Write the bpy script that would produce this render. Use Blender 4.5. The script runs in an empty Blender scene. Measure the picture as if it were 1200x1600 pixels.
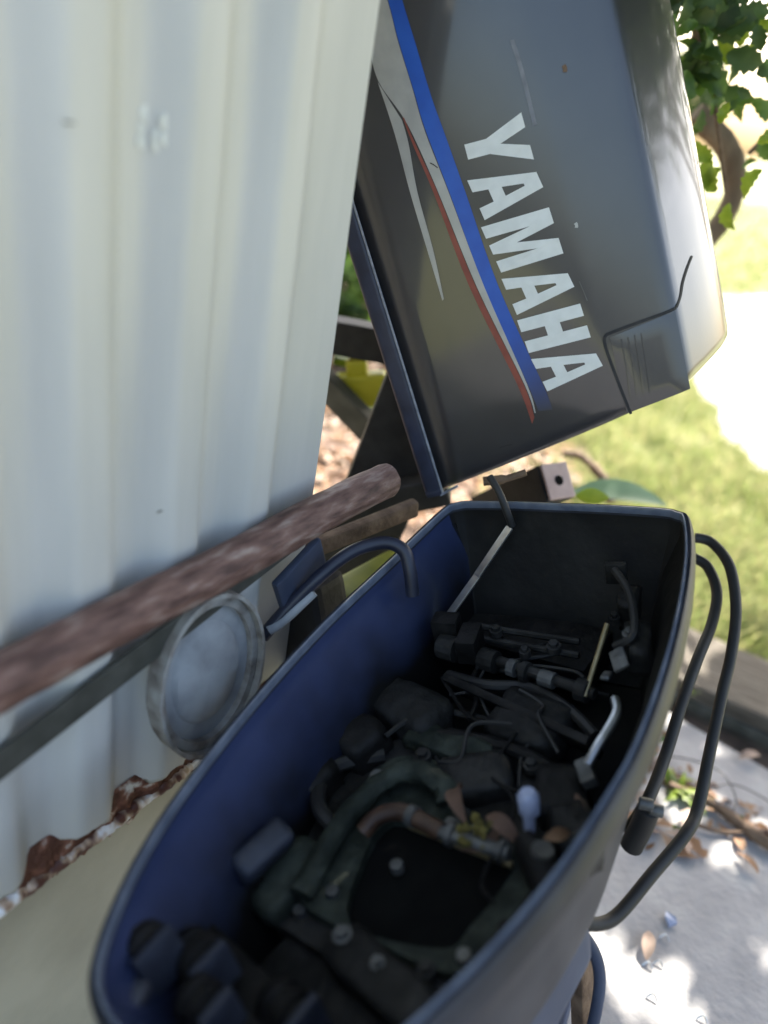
import bpy, bmesh, math, random
import numpy as np
from mathutils import Vector, Matrix
from mathutils.geometry import tessellate_polygon

random.seed(7)
rng = np.random.default_rng(7)
S = bpy.context.scene
COL = S.collection
R = math.radians

# ---------------------------------------------------------------- camera, sky, sun, exposure
SUN_AZ, SUN_EL = 25.0, 44.0            # azimuth clockwise from +Y (straight ahead)
camd = bpy.data.cameras.new('camera')
cam = bpy.data.objects.new('camera', camd)
COL.objects.link(cam)
cm = [[0.984068, -0.177794, -0.0], [0.081942, 0.453537, 0.887463], [0.157785, 0.873323, -0.46088]]
M = Matrix(((cm[0][0], cm[0][1], -cm[0][2], 0), (cm[1][0], cm[1][1], -cm[1][2], 0), (cm[2][0], cm[2][1], -cm[2][2], 0), (0, 0, 0, 1)))
cam.matrix_world = Matrix.Translation((0, 0, 1.4)) @ M
camd.sensor_fit = 'VERTICAL'
camd.sensor_height = 36
camd.lens = 28.26
camd.clip_start = 0.02
camd.clip_end = 500
camd.dof.use_dof = True
camd.dof.focus_distance = 1.22
camd.dof.aperture_fstop = 1.35
S.camera = cam

world = bpy.data.worlds.new('World')
S.world = world
world.use_nodes = True
wn = world.node_tree.nodes
sky = wn.new('ShaderNodeTexSky')
sky.sky_type = 'NISHITA'
sky.sun_disc = False
sky.sun_elevation = R(SUN_EL)
sky.sun_rotation = R(SUN_AZ)
sky.air_density = 1.2
sky.dust_density = 4.5
bg = wn['Background']
bg.inputs['Strength'].default_value = 0.10
world.node_tree.links.new(sky.outputs[0], bg.inputs[0])

sund = bpy.data.lights.new('sun', 'SUN')
sund.energy = 5.0
sund.angle = R(0.5)
sund.color = (1.0, 0.94, 0.84)
sun = bpy.data.objects.new('sun', sund)
COL.objects.link(sun)
SD = Vector((math.sin(R(SUN_AZ)) * math.cos(R(SUN_EL)), math.cos(R(SUN_AZ)) * math.cos(R(SUN_EL)), math.sin(R(SUN_EL))))
sun.rotation_euler = SD.to_track_quat('Z', 'Y').to_euler()
S.view_settings.view_transform = 'Standard'
S.view_settings.look = 'None'
S.view_settings.gamma = 1
S.view_settings.use_curve_mapping = False
S.view_settings.exposure = 2.35

# ---------------------------------------------------------------- helpers
def mat(name, c1, c2=None, rough=0.5, metal=0.0, scale=20.0, detail=6.0, c3=None, bump=0.0, bscale=None, stretch=None,
        coat=0.0, lo=0.35, hi=0.65, trans=0.0, spec=0.5):
    m = bpy.data.materials.new(name)
    m.use_nodes = True
    nt = m.node_tree
    b = nt.nodes['Principled BSDF']
    b.inputs['Roughness'].default_value = rough
    b.inputs['Metallic'].default_value = metal
    b.inputs['Specular IOR Level'].default_value = spec
    if coat: b.inputs['Coat Weight'].default_value = coat; b.inputs['Coat Roughness'].default_value = .09
    tc = nt.nodes.new('ShaderNodeTexCoord')
    mp = nt.nodes.new('ShaderNodeMapping')
    if stretch: mp.inputs['Scale'].default_value = stretch
    nt.links.new(tc.outputs['Object'], mp.inputs['Vector'])
    nz = nt.nodes.new('ShaderNodeTexNoise')
    nz.inputs['Scale'].default_value = scale
    nz.inputs['Detail'].default_value = detail
    nt.links.new(mp.outputs[0], nz.inputs['Vector'])
    cr = nt.nodes.new('ShaderNodeValToRGB')
    cr.color_ramp.elements[0].position = lo
    cr.color_ramp.elements[0].color = (*c1, 1)
    cr.color_ramp.elements[1].position = hi
    cr.color_ramp.elements[1].color = (*(c2 or c1), 1)
    if c3:
        e = cr.color_ramp.elements.new((lo + hi) / 2)
        e.color = (*c3, 1)
    nt.links.new(nz.outputs['Fac'], cr.inputs[0])
    nt.links.new(cr.outputs[0], b.inputs['Base Color'])
    if bump:
        n2 = nt.nodes.new('ShaderNodeTexNoise')
        n2.inputs['Scale'].default_value = bscale or scale * 3
        n2.inputs['Detail'].default_value = 5
        nt.links.new(mp.outputs[0], n2.inputs['Vector'])
        bp = nt.nodes.new('ShaderNodeBump')
        bp.inputs['Strength'].default_value = bump
        bp.inputs['Distance'].default_value = 0.01
        nt.links.new(n2.outputs['Fac'], bp.inputs['Height'])
        nt.links.new(bp.outputs[0], b.inputs['Normal'])
    if trans:
        out = nt.nodes['Material Output']
        tl = nt.nodes.new('ShaderNodeBsdfTranslucent')
        nt.links.new(cr.outputs[0], tl.inputs['Color'])
        mx = nt.nodes.new('ShaderNodeMixShader')
        mx.inputs[0].default_value = trans
        nt.links.new(b.outputs[0], mx.inputs[1])
        nt.links.new(tl.outputs[0], mx.inputs[2])
        nt.links.new(mx.outputs[0], out.inputs[0])
    return m

def tag(o, label=None, cat=None, group=None, kind=None):
    if label: o['label'] = label
    if cat: o['category'] = cat
    if group: o['group'] = group
    if kind: o['kind'] = kind
    return o

def empty(name, label, cat, mw, group=None):
    o = bpy.data.objects.new(name, None)
    COL.objects.link(o)
    o.empty_display_size = 0.05
    o.matrix_world = mw if isinstance(mw, Matrix) else Matrix.Translation(mw)
    return tag(o, label, cat, group)

def link(name, me, m, parent=None):
    if m is not None:
        me.materials.clear()
        me.materials.append(m)
    o = bpy.data.objects.new(name, me)
    COL.objects.link(o)
    if parent is not None: o.parent = parent
    return o

def mesh(name, vs, fs, m, parent=None, smooth=False, bevel=0.0, seg=2, solid=0.0):
    me = bpy.data.meshes.new(name)
    me.from_pydata([tuple(v) for v in vs], [], [tuple(f) for f in fs])
    bm = bmesh.new(); bm.from_mesh(me)
    bmesh.ops.recalc_face_normals(bm, faces=bm.faces)
    if bevel:
        bmesh.ops.bevel(bm, geom=[e for e in bm.edges if len(e.link_faces) == 2 and e.calc_face_angle() > 0.4], offset=bevel, segments=seg, affect='EDGES', profile=0.6, clamp_overlap=True)
    bm.to_mesh(me); bm.free()
    if smooth:
        for p in me.polygons: p.use_smooth = True
        try: me.set_sharp_from_angle(angle=R(40))
        except Exception: pass
    return link(name, me, m, parent)

class MB:
    def __init__(s): s.v = []; s.f = []
    def add(s, vs, fs):
        n = len(s.v); s.v += [tuple(v) for v in vs]; s.f += [tuple(i + n for i in f) for f in fs]; return s
    def box(s, c, d, rot=None):
        c = Vector(c); vs = []
        for x in (-.5, .5):
            for y in (-.5, .5):
                for z in (-.5, .5):
                    p = Vector((x * d[0], y * d[1], z * d[2]))
                    if rot is not None: p = rot @ p
                    vs.append(c + p)
        return s.add(vs, [(0, 1, 3, 2), (4, 6, 7, 5), (0, 4, 5, 1), (2, 3, 7, 6), (0, 2, 6, 4), (1, 5, 7, 3)])
    def bar(s, a, b, w, h, up=(0, 0, 1)):
        a = Vector(a); b = Vector(b); d = (b - a).normalized()
        x = d.cross(Vector(up)).normalized(); y = x.cross(d)
        rot = Matrix((x, d, y)).transposed()
        return s.box((a + b) / 2, (w, (b - a).length, h), rot)
    def tube(s, pts, r, n=12, cap=True, jit=0.0):
        pts = [Vector(p) for p in pts]; k = len(pts)
        rs = r if isinstance(r, (list, tuple)) else [r] * k
        t0 = (pts[1] - pts[0]).normalized()
        x = t0.orthogonal().normalized(); vs = []; fs = []
        for i, p in enumerate(pts):
            t = (pts[min(i + 1, k - 1)] - pts[max(i - 1, 0)]).normalized()
            x = (x - t * x.dot(t)).normalized(); y = t.cross(x)
            for j in range(n):
                a = 2 * math.pi * j / n
                q = rs[i] * (1 + (random.uniform(-jit, jit) if jit else 0))
                vs.append(p + (x * math.cos(a) + y * math.sin(a)) * q)
        for i in range(k - 1):
            for j in range(n):
                fs.append((i * n + j, i * n + (j + 1) % n, (i + 1) * n + (j + 1) % n, (i + 1) * n + j))
        if cap:
            fs.append(tuple(range(n))[::-1]); fs.append(tuple((k - 1) * n + j for j in range(n)))
        return s.add(vs, fs)
    def cyl(s, a, b, r, n=16): return s.tube([a, b], r, n)
    def build(s, name, m, parent=None, smooth=False, bevel=0.0, seg=2):
        return mesh(name, s.v, s.f, m, parent, smooth, bevel, seg)

def spline(pts, n=8, closed=False):
    P = [Vector(p) for p in pts]; k = len(P); out = []
    rngi = range(k) if closed else range(k - 1)
    for i in rngi:
        g = (lambda j: P[j % k]) if closed else (lambda j: P[max(0, min(k - 1, j))])
        p0, p1, p2, p3 = g(i - 1), g(i), g(i + 1), g(i + 2)
        for q in range(n):
            t = q / n
            out.append(0.5 * ((2 * p1) + (p2 - p0) * t + (2 * p0 - 5 * p1 + 4 * p2 - p3) * t * t + (3 * p1 - p0 - 3 * p2 + p3) * t ** 3))
    if not closed: out.append(P[-1])
    return out

def fastmesh(name, V, F, m, mats=None, idx=None):
    """V (n,3) array, F (k,3|4) array"""
    me = bpy.data.meshes.new(name)
    V = np.asarray(V, np.float32); F = np.asarray(F, np.int32); k = F.shape[1]
    me.vertices.add(len(V)); me.vertices.foreach_set('co', V.ravel())
    me.loops.add(F.size); me.loops.foreach_set('vertex_index', F.ravel())
    me.polygons.add(len(F))
    me.polygons.foreach_set('loop_start', np.arange(0, F.size, k, dtype=np.int32))
    me.update(calc_edges=True)
    o = link(name, me, m)
    if mats:
        for q in mats: me.materials.append(q)
        me.polygons.foreach_set('material_index', np.asarray(idx, np.int32))
    return o

def frame(o, x, y, z):
    return Matrix(((x[0], y[0], z[0], o[0]), (x[1], y[1], z[1], o[1]), (x[2], y[2], z[2], o[2]), (0, 0, 0, 1)))

# ---------------------------------------------------------------- materials
m_sheet = mat('white_painted_sheet', (.51, .515, .485), (.60, .60, .565), rough=.45, scale=9, c3=(.555, .558, .525), bump=.02, bscale=25, stretch=(2.2, .25, 1), lo=.3, hi=.7)
m_rustedge = mat('flaking_rusty_paint', (.10, .035, .018), (.80, .76, .66), rough=.65, scale=30, c3=(.24, .10, .06), lo=.46, hi=.66, bump=.6, detail=3.5, stretch=(1, 1.3, 1))
m_flake = mat('chalky_paint_flakes', (.11, .042, .028), (.88, .87, .86), rough=.45, scale=27, c3=(.50, .36, .25), lo=.42, hi=.56, bump=.4, detail=3, stretch=(1, .6, .6))
m_conc = mat('beige_concrete', (.38, .35, .265), (.48, .445, .34), rough=.9, scale=6, bump=.15, bscale=60)
m_rust = mat('rusty_pipe_steel', (.080, .040, .031), (.42, .33, .275), rough=.6, metal=.1, scale=46, c3=(.20, .11, .085), lo=.32, hi=.76, bump=.4, bscale=110, stretch=(.4, 1.6, 1.6))
m_ringrust = mat('weathered_ring_steel', (.15, .13, .115), (.40, .40, .38), rough=.7, metal=.1, scale=24, c3=(.30, .285, .26), bump=.3)
m_pale = mat('pale_zinc_lid', (.24, .25, .26), (.40, .42, .43), rough=.7, metal=0, scale=14, bump=.1)
m_darkbar = mat('dark_olive_steel', (.055, .056, .045), (.10, .10, .085), rough=.6, metal=.2, scale=20, bump=.1)
m_black = mat('black_steel', (.012, .012, .013), (.028, .027, .028), rough=.6, scale=25, bump=.1)
m_hood = mat('grey_hood_paint', (.024, .024, .028), (.031, .031, .035), rough=.34, metal=.05, scale=9, bump=.014, bscale=240, coat=.85, spec=.6)
m_seal = mat('navy_rubber_seal', (.012, .016, .034), (.022, .028, .055), rough=.42, scale=30, bump=.05)
m_sealline = mat('worn_seal_edge', (.16, .18, .22), (.30, .32, .36), rough=.35, scale=60)
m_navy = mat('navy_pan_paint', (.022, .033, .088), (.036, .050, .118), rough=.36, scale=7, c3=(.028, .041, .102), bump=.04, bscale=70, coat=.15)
def shade_by_depth(m, dark, z0, z1):  # darkens the colour with depth under a noisy edge: painted interior shade
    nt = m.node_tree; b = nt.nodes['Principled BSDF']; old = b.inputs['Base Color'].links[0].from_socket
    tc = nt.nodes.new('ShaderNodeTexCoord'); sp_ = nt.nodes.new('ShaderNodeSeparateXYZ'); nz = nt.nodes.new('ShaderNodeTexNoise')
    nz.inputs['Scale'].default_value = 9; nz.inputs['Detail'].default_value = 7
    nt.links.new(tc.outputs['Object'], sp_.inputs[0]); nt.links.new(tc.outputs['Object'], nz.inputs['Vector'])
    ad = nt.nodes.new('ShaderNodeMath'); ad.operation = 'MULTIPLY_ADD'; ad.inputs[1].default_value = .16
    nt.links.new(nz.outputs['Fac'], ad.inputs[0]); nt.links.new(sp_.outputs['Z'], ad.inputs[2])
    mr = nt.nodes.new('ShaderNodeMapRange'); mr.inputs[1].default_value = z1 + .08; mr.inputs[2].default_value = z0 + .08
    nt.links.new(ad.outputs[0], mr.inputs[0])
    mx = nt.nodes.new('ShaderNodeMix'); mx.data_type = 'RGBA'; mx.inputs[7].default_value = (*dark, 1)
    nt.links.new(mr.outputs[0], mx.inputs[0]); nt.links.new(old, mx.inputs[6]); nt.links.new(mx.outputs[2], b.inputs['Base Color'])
shade_by_depth(m_navy, (.006, .006, .006), -.135, -.035)
m_shaded = mat('shaded_oily_black', (.007, .0065, .006), (.016, .015, .013), rough=.6, scale=11, c3=(.011, .0105, .009), bump=.15, bscale=40, spec=.2)  # oily black; shade of the rear and right walls put into the colour
m_bead = mat('highlight_rim_bead', (.09, .105, .14), (.15, .17, .21), rough=.22, scale=30)  # paler than the seal: highlight along the rim put into the colour
m_rim = mat('worn_navy_rim', (.016, .019, .028), (.030, .034, .046), rough=.48, scale=16, bump=.05, bscale=50, spec=.3)
m_white = mat('aged_white_decal', (.66, .68, .64), (.74, .76, .72), rough=.5, scale=40)
m_silver = mat('silver_decal', (.36, .36, .34), (.43, .43, .40), rough=.4, metal=.2, scale=30)
m_blue = mat('blue_decal', (.008, .075, .40), (.012, .095, .46), rough=.4, scale=30)
def fade_end(m, dark, u_end, u_full):
    nt = m.node_tree; b = nt.nodes['Principled BSDF']; old = b.inputs['Base Color'].links[0].from_socket
    tc = nt.nodes.new('ShaderNodeTexCoord'); sp_ = nt.nodes.new('ShaderNodeSeparateXYZ')
    nt.links.new(tc.outputs['Object'], sp_.inputs[0])
    mr = nt.nodes.new('ShaderNodeMapRange'); mr.inputs[1].default_value = u_full; mr.inputs[2].default_value = u_end
    nt.links.new(sp_.outputs['X'], mr.inputs[0])
    mx = nt.nodes.new('ShaderNodeMix'); mx.data_type = 'RGBA'; mx.inputs[7].default_value = (*dark, 1)
    nt.links.new(mr.outputs[0], mx.inputs[0]); nt.links.new(old, mx.inputs[6]); nt.links.new(mx.outputs[2], b.inputs['Base Color'])
fade_end(m_blue, (.040, .042, .052), .095, .24)
m_red = mat('red_decal', (.20, .042, .028), (.26, .06, .038), rough=.45, scale=30)
m_groove = mat('dark_groove', (.018, .018, .019), (.03, .03, .03), rough=.8)
m_grime = mat('oily_dark_metal', (.007, .0065, .006), (.022, .020, .018), rough=.55, metal=.2, scale=22, c3=(.012, .011, .010), bump=.35, bscale=60, spec=.25)
m_deck = mat('grey_cast_deck', (.014, .0135, .0125), (.045, .043, .040), rough=.55, metal=.3, scale=16, c3=(.024, .023, .021), bump=.3, bscale=80, spec=.25)
m_gasket = mat('dark_green_gasket', (.014, .018, .013), (.052, .060, .046), rough=.7, scale=26, c3=(.026, .031, .023), bump=.4, bscale=90, spec=.25)
m_void = mat('dark_opening', (.004, .004, .004), (.008, .008, .007), rough=.9, spec=.1)  # near-black solid faces painted for the dark inside the holes
m_steel = mat('bright_steel', (.32, .32, .31), (.50, .50, .48), rough=.28, metal=.85, scale=30, bump=.05)
m_zinc = mat('dull_zinc', (.07, .07, .068), (.17, .17, .16), rough=.5, metal=.5, scale=30, bump=.2)
m_brass = mat('tarnished_brass', (.22, .17, .08), (.38, .30, .16), rough=.4, metal=.6, scale=30)
m_hosebrown = mat('brown_hose', (.045, .022, .013), (.12, .066, .036), rough=.5, scale=22, c3=(.07, .036, .020), bump=.15)
m_rubber = mat('black_rubber_hose', (.011, .0105, .010), (.024, .022, .019), rough=.6, scale=14, bump=.06)
m_bluerubber = mat('dark_blue_hose', (.016, .018, .032), (.030, .034, .055), rough=.4, scale=14)
m_latch = mat('blue_grey_latch', (.016, .019, .030), (.034, .040, .058), rough=.5, scale=25, bump=.15)
m_cap = mat('pale_blue_cap', (.34, .38, .54), (.46, .50, .64), rough=.3, scale=20)
m_leg = mat('blue_grey_leg_paint', (.040, .052, .085), (.060, .075, .115), rough=.55, scale=10, c3=(.05, .062, .10), bump=.06, spec=.3)
m_yellow = mat('yellow_plastic', (.52, .50, .02), (.62, .58, .04), rough=.45, scale=12)
m_olive = mat('faded_yellow_green_plastic', (.15, .16, .012), (.23, .23, .02), rough=.5, scale=12, bump=.08)
m_pink = mat('pinkish_primer', (.50, .34, .29), (.60, .43, .37), rough=.6, scale=25, bump=.1)
m_soil = mat('brown_soil', (.065, .042, .028), (.15, .10, .07), rough=.95, scale=9, c3=(.10, .066, .045), bump=.6, bscale=40)
m_lawn = mat('lawn_soil', (.13, .15, .05), (.30, .27, .14), rough=.95, scale=5, c3=(.19, .20, .08), bump=.5, bscale=40)
m_slab = mat('pale_paving', (.24, .235, .235), (.38, .37, .355), rough=.9, scale=13, c3=(.31, .30, .295), lo=.25, hi=.75, detail=10, bump=.35, bscale=55)
m_wood = mat('weathered_sleeper', (.060, .048, .036), (.15, .13, .10), rough=.85, scale=9, c3=(.095, .08, .06), bump=.6, bscale=30, stretch=(1, 14, 14))
m_twig = mat('brown_twig', (.10, .060, .035), (.20, .13, .08), rough=.85, scale=30, bump=.4)
m_dry = mat('dry_leaf', (.22, .11, .05), (.42, .27, .16), rough=.7, scale=12, c3=(.30, .17, .09), trans=.25)
m_dry2 = mat('pale_dry_leaf', (.30, .21, .16), (.42, .32, .25), rough=.7, scale=12, trans=.2)
m_dry3 = mat('dark_dry_leaf', (.10, .055, .035), (.19, .11, .07), rough=.8, scale=12)
m_leaf = mat('green_leaf', (.055, .12, .018), (.12, .20, .04), rough=.4, scale=20, trans=.5)
m_leaf2 = mat('yellow_green_leaf', (.17, .26, .02), (.28, .36, .04), rough=.45, scale=20, trans=.45)
m_leafd = mat('dark_green_leaf', (.035, .075, .016), (.065, .115, .028), rough=.45, scale=20, trans=.5)
m_leafp = mat('pale_broad_leaf', (.22, .36, .22), (.32, .46, .30), rough=.4, scale=9, trans=.3)
m_grass = mat('grass_blade', (.16, .20, .06), (.30, .33, .14), rough=.5, scale=2.5, c3=(.22, .26, .095), trans=.4)
m_grassy = mat('straw_blade', (.34, .33, .15), (.46, .42, .22), rough=.6, scale=2.5, trans=.35)
m_bark = mat('grey_bark', (.12, .085, .055), (.24, .18, .12), rough=.9, scale=14, bump=.7, bscale=30, stretch=(1, 1, .3))
m_house = mat('pale_render', (.42, .40, .44), (.50, .48, .50), rough=.8, scale=2)
m_roof = mat('grey_roof', (.24, .23, .24), (.32, .31, .32), rough=.7, scale=3)
m_glass = mat('dark_window_glass', (.03, .035, .04), (.04, .045, .05), rough=.08)
m_moss = mat('yellow_lichen', (.085, .070, .014), (.17, .135, .03), rough=.9, scale=60)
m_chip = mat('blue_plastic_chip', (.20, .25, .38), (.27, .32, .44), rough=.4)

# ---------------------------------------------------------------- ground and pavement
def sheet(name, x0, x1, y0, y1, z, nx, ny, m, amp=0.0, kind='structure'):
    xs = np.linspace(x0, x1, nx + 1); ys = np.linspace(y0, y1, ny + 1)
    V = np.array([(x, y, z + (random.uniform(-amp, amp))) for y in ys for x in xs])
    F = np.array([(j * (nx + 1) + i, j * (nx + 1) + i + 1, (j + 1) * (nx + 1) + i + 1, (j + 1) * (nx + 1) + i) for j in range(ny) for i in range(nx)])
    return tag(fastmesh(name, V, F, m), kind=kind)

sheet('ground', -150, 150, -30, 260, -.035, 30, 30, m_lawn)
sheet('soil', -3.0, .95, 1.0, 6.5, -.02, 70, 90, m_soil, .012)

sheet('added_yard', -1.5, 9, -16, .0, -.022, 20, 30, mat('grey_yard_ground', (.085, .082, .085), (.15, .145, .145), rough=.9, scale=4, c3=(.115, .11, .112), bump=.3, bscale=60), .003)  # unseen ground behind the camera, added to dull hood and wall reflections

# paving: slabs with open joints, children of the pavement
jd = (Vector((1.0258,1.4044,-0.0000)) - Vector((0.8164,1.5570,0.0000))).normalized()          # direction of the cross joint
sd = (Vector((1.1473,1.7540,0.0000)) - Vector((0.9419,1.8572,0.0000))).normalized()          # front edge of the sleeper
pv = empty('pavement', None, None, Vector((.9, 1.2, -.03)))
tag(pv, kind='structure')
bed = MB().box((0, 0, -.012), (1.9, 2.4, .02), Matrix.Rotation(0, 3, 'Z')).build('joint_sand', m_soil, pv)
def slab(c4, dz):
    vs = [(x, y, -.03) for x, y in c4] + [(x, y, dz) for x, y in c4]
    vs = [Vector(v) - Vector((.9, 1.2, -.03)) for v in vs]
    return mesh('paving_slab', vs, [(3, 2, 1, 0), (4, 5, 6, 7), (0, 1, 5, 4), (1, 2, 6, 5), (2, 3, 7, 6), (3, 0, 4, 7)], m_slab, pv, bevel=.004, seg=1)
g = jd; p_ = Vector((-g.y, g.x, 0))
o_ = Vector((0.8164,1.5570,0.0000))
def sl(a0, a1, b0, b1, dz=0.0):
    q = [o_ + g * a + p_ * b for a, b in ((a0, b0), (a1, b0), (a1, b1), (a0, b1))]
    slab([(v.x, v.y) for v in q], dz)
sl(-.34, .50, .018, .245); sl(.51, 1.1, .018, .24, .003)
sl(-.34, .60, -.80, -.018, .002); sl(.615, 1.05, -.80, -.018, -.002)
sl(-.34, .60, -1.25, -.815, -.001); sl(.615, 1.05, -1.25, -.815, .001)
sl(-1.0, -.352, -.80, -.018, .001); sl(-1.0, -.352, -1.25, -.815, .003)

# sleeper edging
a = Vector((0.9419,1.8572,0.0000)); sdn = Vector((-sd.y, sd.x, 0))
c = a + sd * .42 + sdn * .153
rot = Matrix.Rotation(math.atan2(sd.y, sd.x), 4, 'Z')
sl_o = MB().box((0, 0, 0), (1.9, .30, .13)).build('timber_sleeper', m_wood, None, bevel=.012)
sl_o.matrix_world = Matrix.Translation((c.x, c.y, .005)) @ rot
tag(sl_o, 'grey weathered timber sleeper laid as edging between the grass and paving', 'sleeper')
nose = MB().box((0, 0, 0), (1.9, .012, .03)).build('edging_strip', m_darkbar, None, bevel=.003)
cn = a + sd * .42 - sdn * .004
nose.matrix_world = Matrix.Translation((cn.x, cn.y, .008)) @ rot
tag(nose, 'thin dark metal edging strip along the foot of the timber sleeper', 'edging')

patch_px = [(2.8891,8.6188,-0.0200), (3.5695,9.5516,-0.0200), (4.8454,10.3171,-0.0200), (3.1580,6.1040,-0.0200), (2.2932,4.3004,-0.0200), (1.9033,3.9557,-0.0200), (1.8365,4.2278,-0.0200), (1.9218,4.8906,-0.0200), (1.8972,5.2506,-0.0200), (2.2879,6.4182,-0.0200)]  # outline of a pale patch laid in the lawn
pth = spline([(p[0], p[1], 0) for p in patch_px], 5, True)
pth = [p + Vector((random.uniform(-.05, .05), random.uniform(-.05, .05), 0)) for p in pth]
tri = tessellate_polygon([pth])
tag(mesh('pale_patch', [(p.x, p.y, -.026) for p in pth], [tuple(t) for t in tri], mat('pale_ground', (.40, .37, .30), (.52, .48, .40), rough=.95, scale=5, bump=.3)), kind='structure')
pth_np = np.array([(p.x, p.y) for p in pth])
def in_patch(q):
    x, y = q[:, 0], q[:, 1]; ins = np.zeros(len(q), bool)
    for (x0, y0), (x1, y1) in zip(pth_np, np.roll(pth_np, -1, 0)):
        c = ((y0 > y) != (y1 > y)) & (x < (x1 - x0) * (y - y0) / (y1 - y0 + 1e-9) + x0); ins ^= c
    return ins
# lawn blades
def blades(n, fx, h0, h1, w, name, m2, z=-.03):
    P_ = fx(n); P_ = P_[~in_patch(P_) | (rng.random(len(P_)) < .05)]; n = len(P_)
    ang = rng.uniform(0, 2 * np.pi, n); hh = rng.uniform(h0, h1, n); ww = w * rng.uniform(.7, 1.4, n)
    lean = rng.uniform(.1, 1.1, n) * hh; la = rng.uniform(0, 2 * np.pi, n)
    dx = np.cos(ang) * ww; dy = np.sin(ang) * ww
    b = np.column_stack([P_, np.full(n, z)])
    v0 = b + np.column_stack([dx, dy, 0 * dx]); v1 = b - np.column_stack([dx, dy, 0 * dx])
    mid = b + np.column_stack([np.cos(la) * lean * .35, np.sin(la) * lean * .35, hh * .6])
    v2 = mid - np.column_stack([dx, dy, 0 * dx]) * .7; v3 = mid + np.column_stack([dx, dy, 0 * dx]) * .7
    v4 = b + np.column_stack([np.cos(la) * lean, np.sin(la) * lean, hh])
    V = np.stack([v0, v1, v2, v3, v4], 1).reshape(-1, 3)
    i = np.arange(n)[:, None] * 5
    F = np.concatenate([i + np.array([0, 1, 2]), i + np.array([0, 2, 3]), i + np.array([3, 2, 4])], 0)
    mi = np.tile((rng.random(n) < .28).astype(int), 3)
    o = fastmesh(name, V, F, m_grass, [m2], mi)
    return o
def near_lawn(n):
    y = 1.9 + (rng.random(n) ** 1.6) * 6.5
    x = rng.uniform(.12, 1.0, n) * (y * .62 + .3) + .1
    q = np.column_stack([x, y])
    d = (q - np.array([a.x, a.y])) @ np.array([sdn.x, sdn.y])
    keep = (d > .3) & ((x > .75) | (rng.random(n) < .35)) 
    cl = np.sin(x * 9) * np.cos(y * 7 + x * 3) + rng.normal(0, .5, n)
    return q[keep & (cl > -.9)]
tag(blades(70000, near_lawn, .03, .10, .0035, 'lawn_grass', m_grassy), 'patchy sunlit lawn grass behind the sleeper', 'grass', kind='stuff')
def far_lawn(n):
    y = 7 + (rng.random(n) ** 1.5) * 22
    x = rng.uniform(.0, 1.0, n) * (y * .75)
    return np.column_stack([x, y])
tag(blades(30000, far_lawn, .05, .14, .012, 'far_grass', m_grassy), 'bright distant lawn beyond the hood', 'grass', kind='stuff')

# leaf litter in the gap beside the shed
def litter(n, reg, s0, s1, name, label):
    C_ = reg(n); n = len(C_)
    L = rng.uniform(s0, s1, n); W_ = L * rng.uniform(.3, .55, n); a_ = rng.uniform(0, 6.283, n)
    tx = rng.normal(0, .35, n); ty = rng.normal(0, .35, n)
    ux, uy = np.cos(a_), np.sin(a_)
    def pt(l, w):
        x = C_[:, 0] + ux * L * l - uy * W_ * w; y = C_[:, 1] + uy * L * l + ux * W_ * w
        return np.column_stack([x, y, C_[:, 2] + L * l * tx + W_ * w * ty + abs(w) * W_ * .25 + .006])
    V = np.stack([pt(-.5, 0), pt(-.1, .5), pt(.5, 0), pt(-.1, -.5)], 1).reshape(-1, 3)
    i = np.arange(n)[:, None] * 4
    F = np.concatenate([i + np.array([0, 1, 2]), i + np.array([0, 2, 3])], 0)
    mi = np.tile(rng.choice(4, n, p=[.42, .27, .27, .04]), 2)
    return tag(fastmesh(name, V, F, m_dry, [m_dry2, m_dry3, m_leaf], mi), label, 'leaf litter', kind='stuff')
litter(9000, lambda n: np.column_stack([rng.uniform(-1.3, .85, n), rng.uniform(1.3, 5.8, n), rng.uniform(-.02, .015, n)]), .03, .10, 'leaf_litter', 'brown and pale dry leaves on the soil beside the shed')

# ---------------------------------------------------------------- shed wall
wd = Vector((.49, .872, 0)); wnn = Vector((.872, -.49, 0))
SW = Matrix(((wd.x, 0, wnn.x, 0), (wd.y, 0, wnn.y, 0), (0, 1, 0, 0), (0, 0, 0, 1)))   # local x along wall, y up, z towards the yard
shed = empty('shed_wall', 'white ribbed metal shed wall with rusty bottom edge on a concrete base', 'wall', Matrix.Translation(-wnn * .62) @ SW)
PITCH = .130
def prof(s):
    t = ((s - .467) / PITCH) % 1.0
    t = t - 1 if t > .5 else t
    t = abs(t)
    v = 1 if t < .12 else (0 if t > .42 else (1 - (t - .12) / .30))
    return .026 * (v * v * (3 - 2 * v))
ss = list(np.arange(-1.6, .80, .0065)) + list(np.linspace(.80, .872, 8)) + [.878, .880, .880]
zz = [.517, .519, .523, .55, .62, .7, .8, .9, 1.0, 1.1, 1.2, 1.3, 1.4, 1.5, 1.6, 1.8, 2.0, 2.3]
vs = []; fs = []
for j, z in enumerate(zz):
    for i, s in enumerate(ss):
        d = prof(s) if s < .80 else 0.0
        if i == len(ss) - 2: d = -.006
        if i == len(ss) - 1: d = -.03
        jag = 0
        if j == 0: jag = .004 * math.sin(s * 140) + .003 * math.sin(s * 61 + 1) + random.uniform(-.003, .003)
        dent = .0025 * math.sin(s * 4 + z * 3) + .0012 * math.sin(z * 9 + s * 13)
        vs.append((s, z + jag, d + dent))
n_ = len(ss)
for j in range(len(zz) - 1):
    for i in range(n_ - 1): fs.append((j * n_ + i, j * n_ + i + 1, (j + 1) * n_ + i + 1, (j + 1) * n_ + i))
w_ = mesh('cladding_sheet', vs, fs, m_sheet, shed, smooth=True)
sm = w_.modifiers.new('thickness', 'SOLIDIFY'); sm.thickness = .0012; sm.offset = -1
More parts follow.
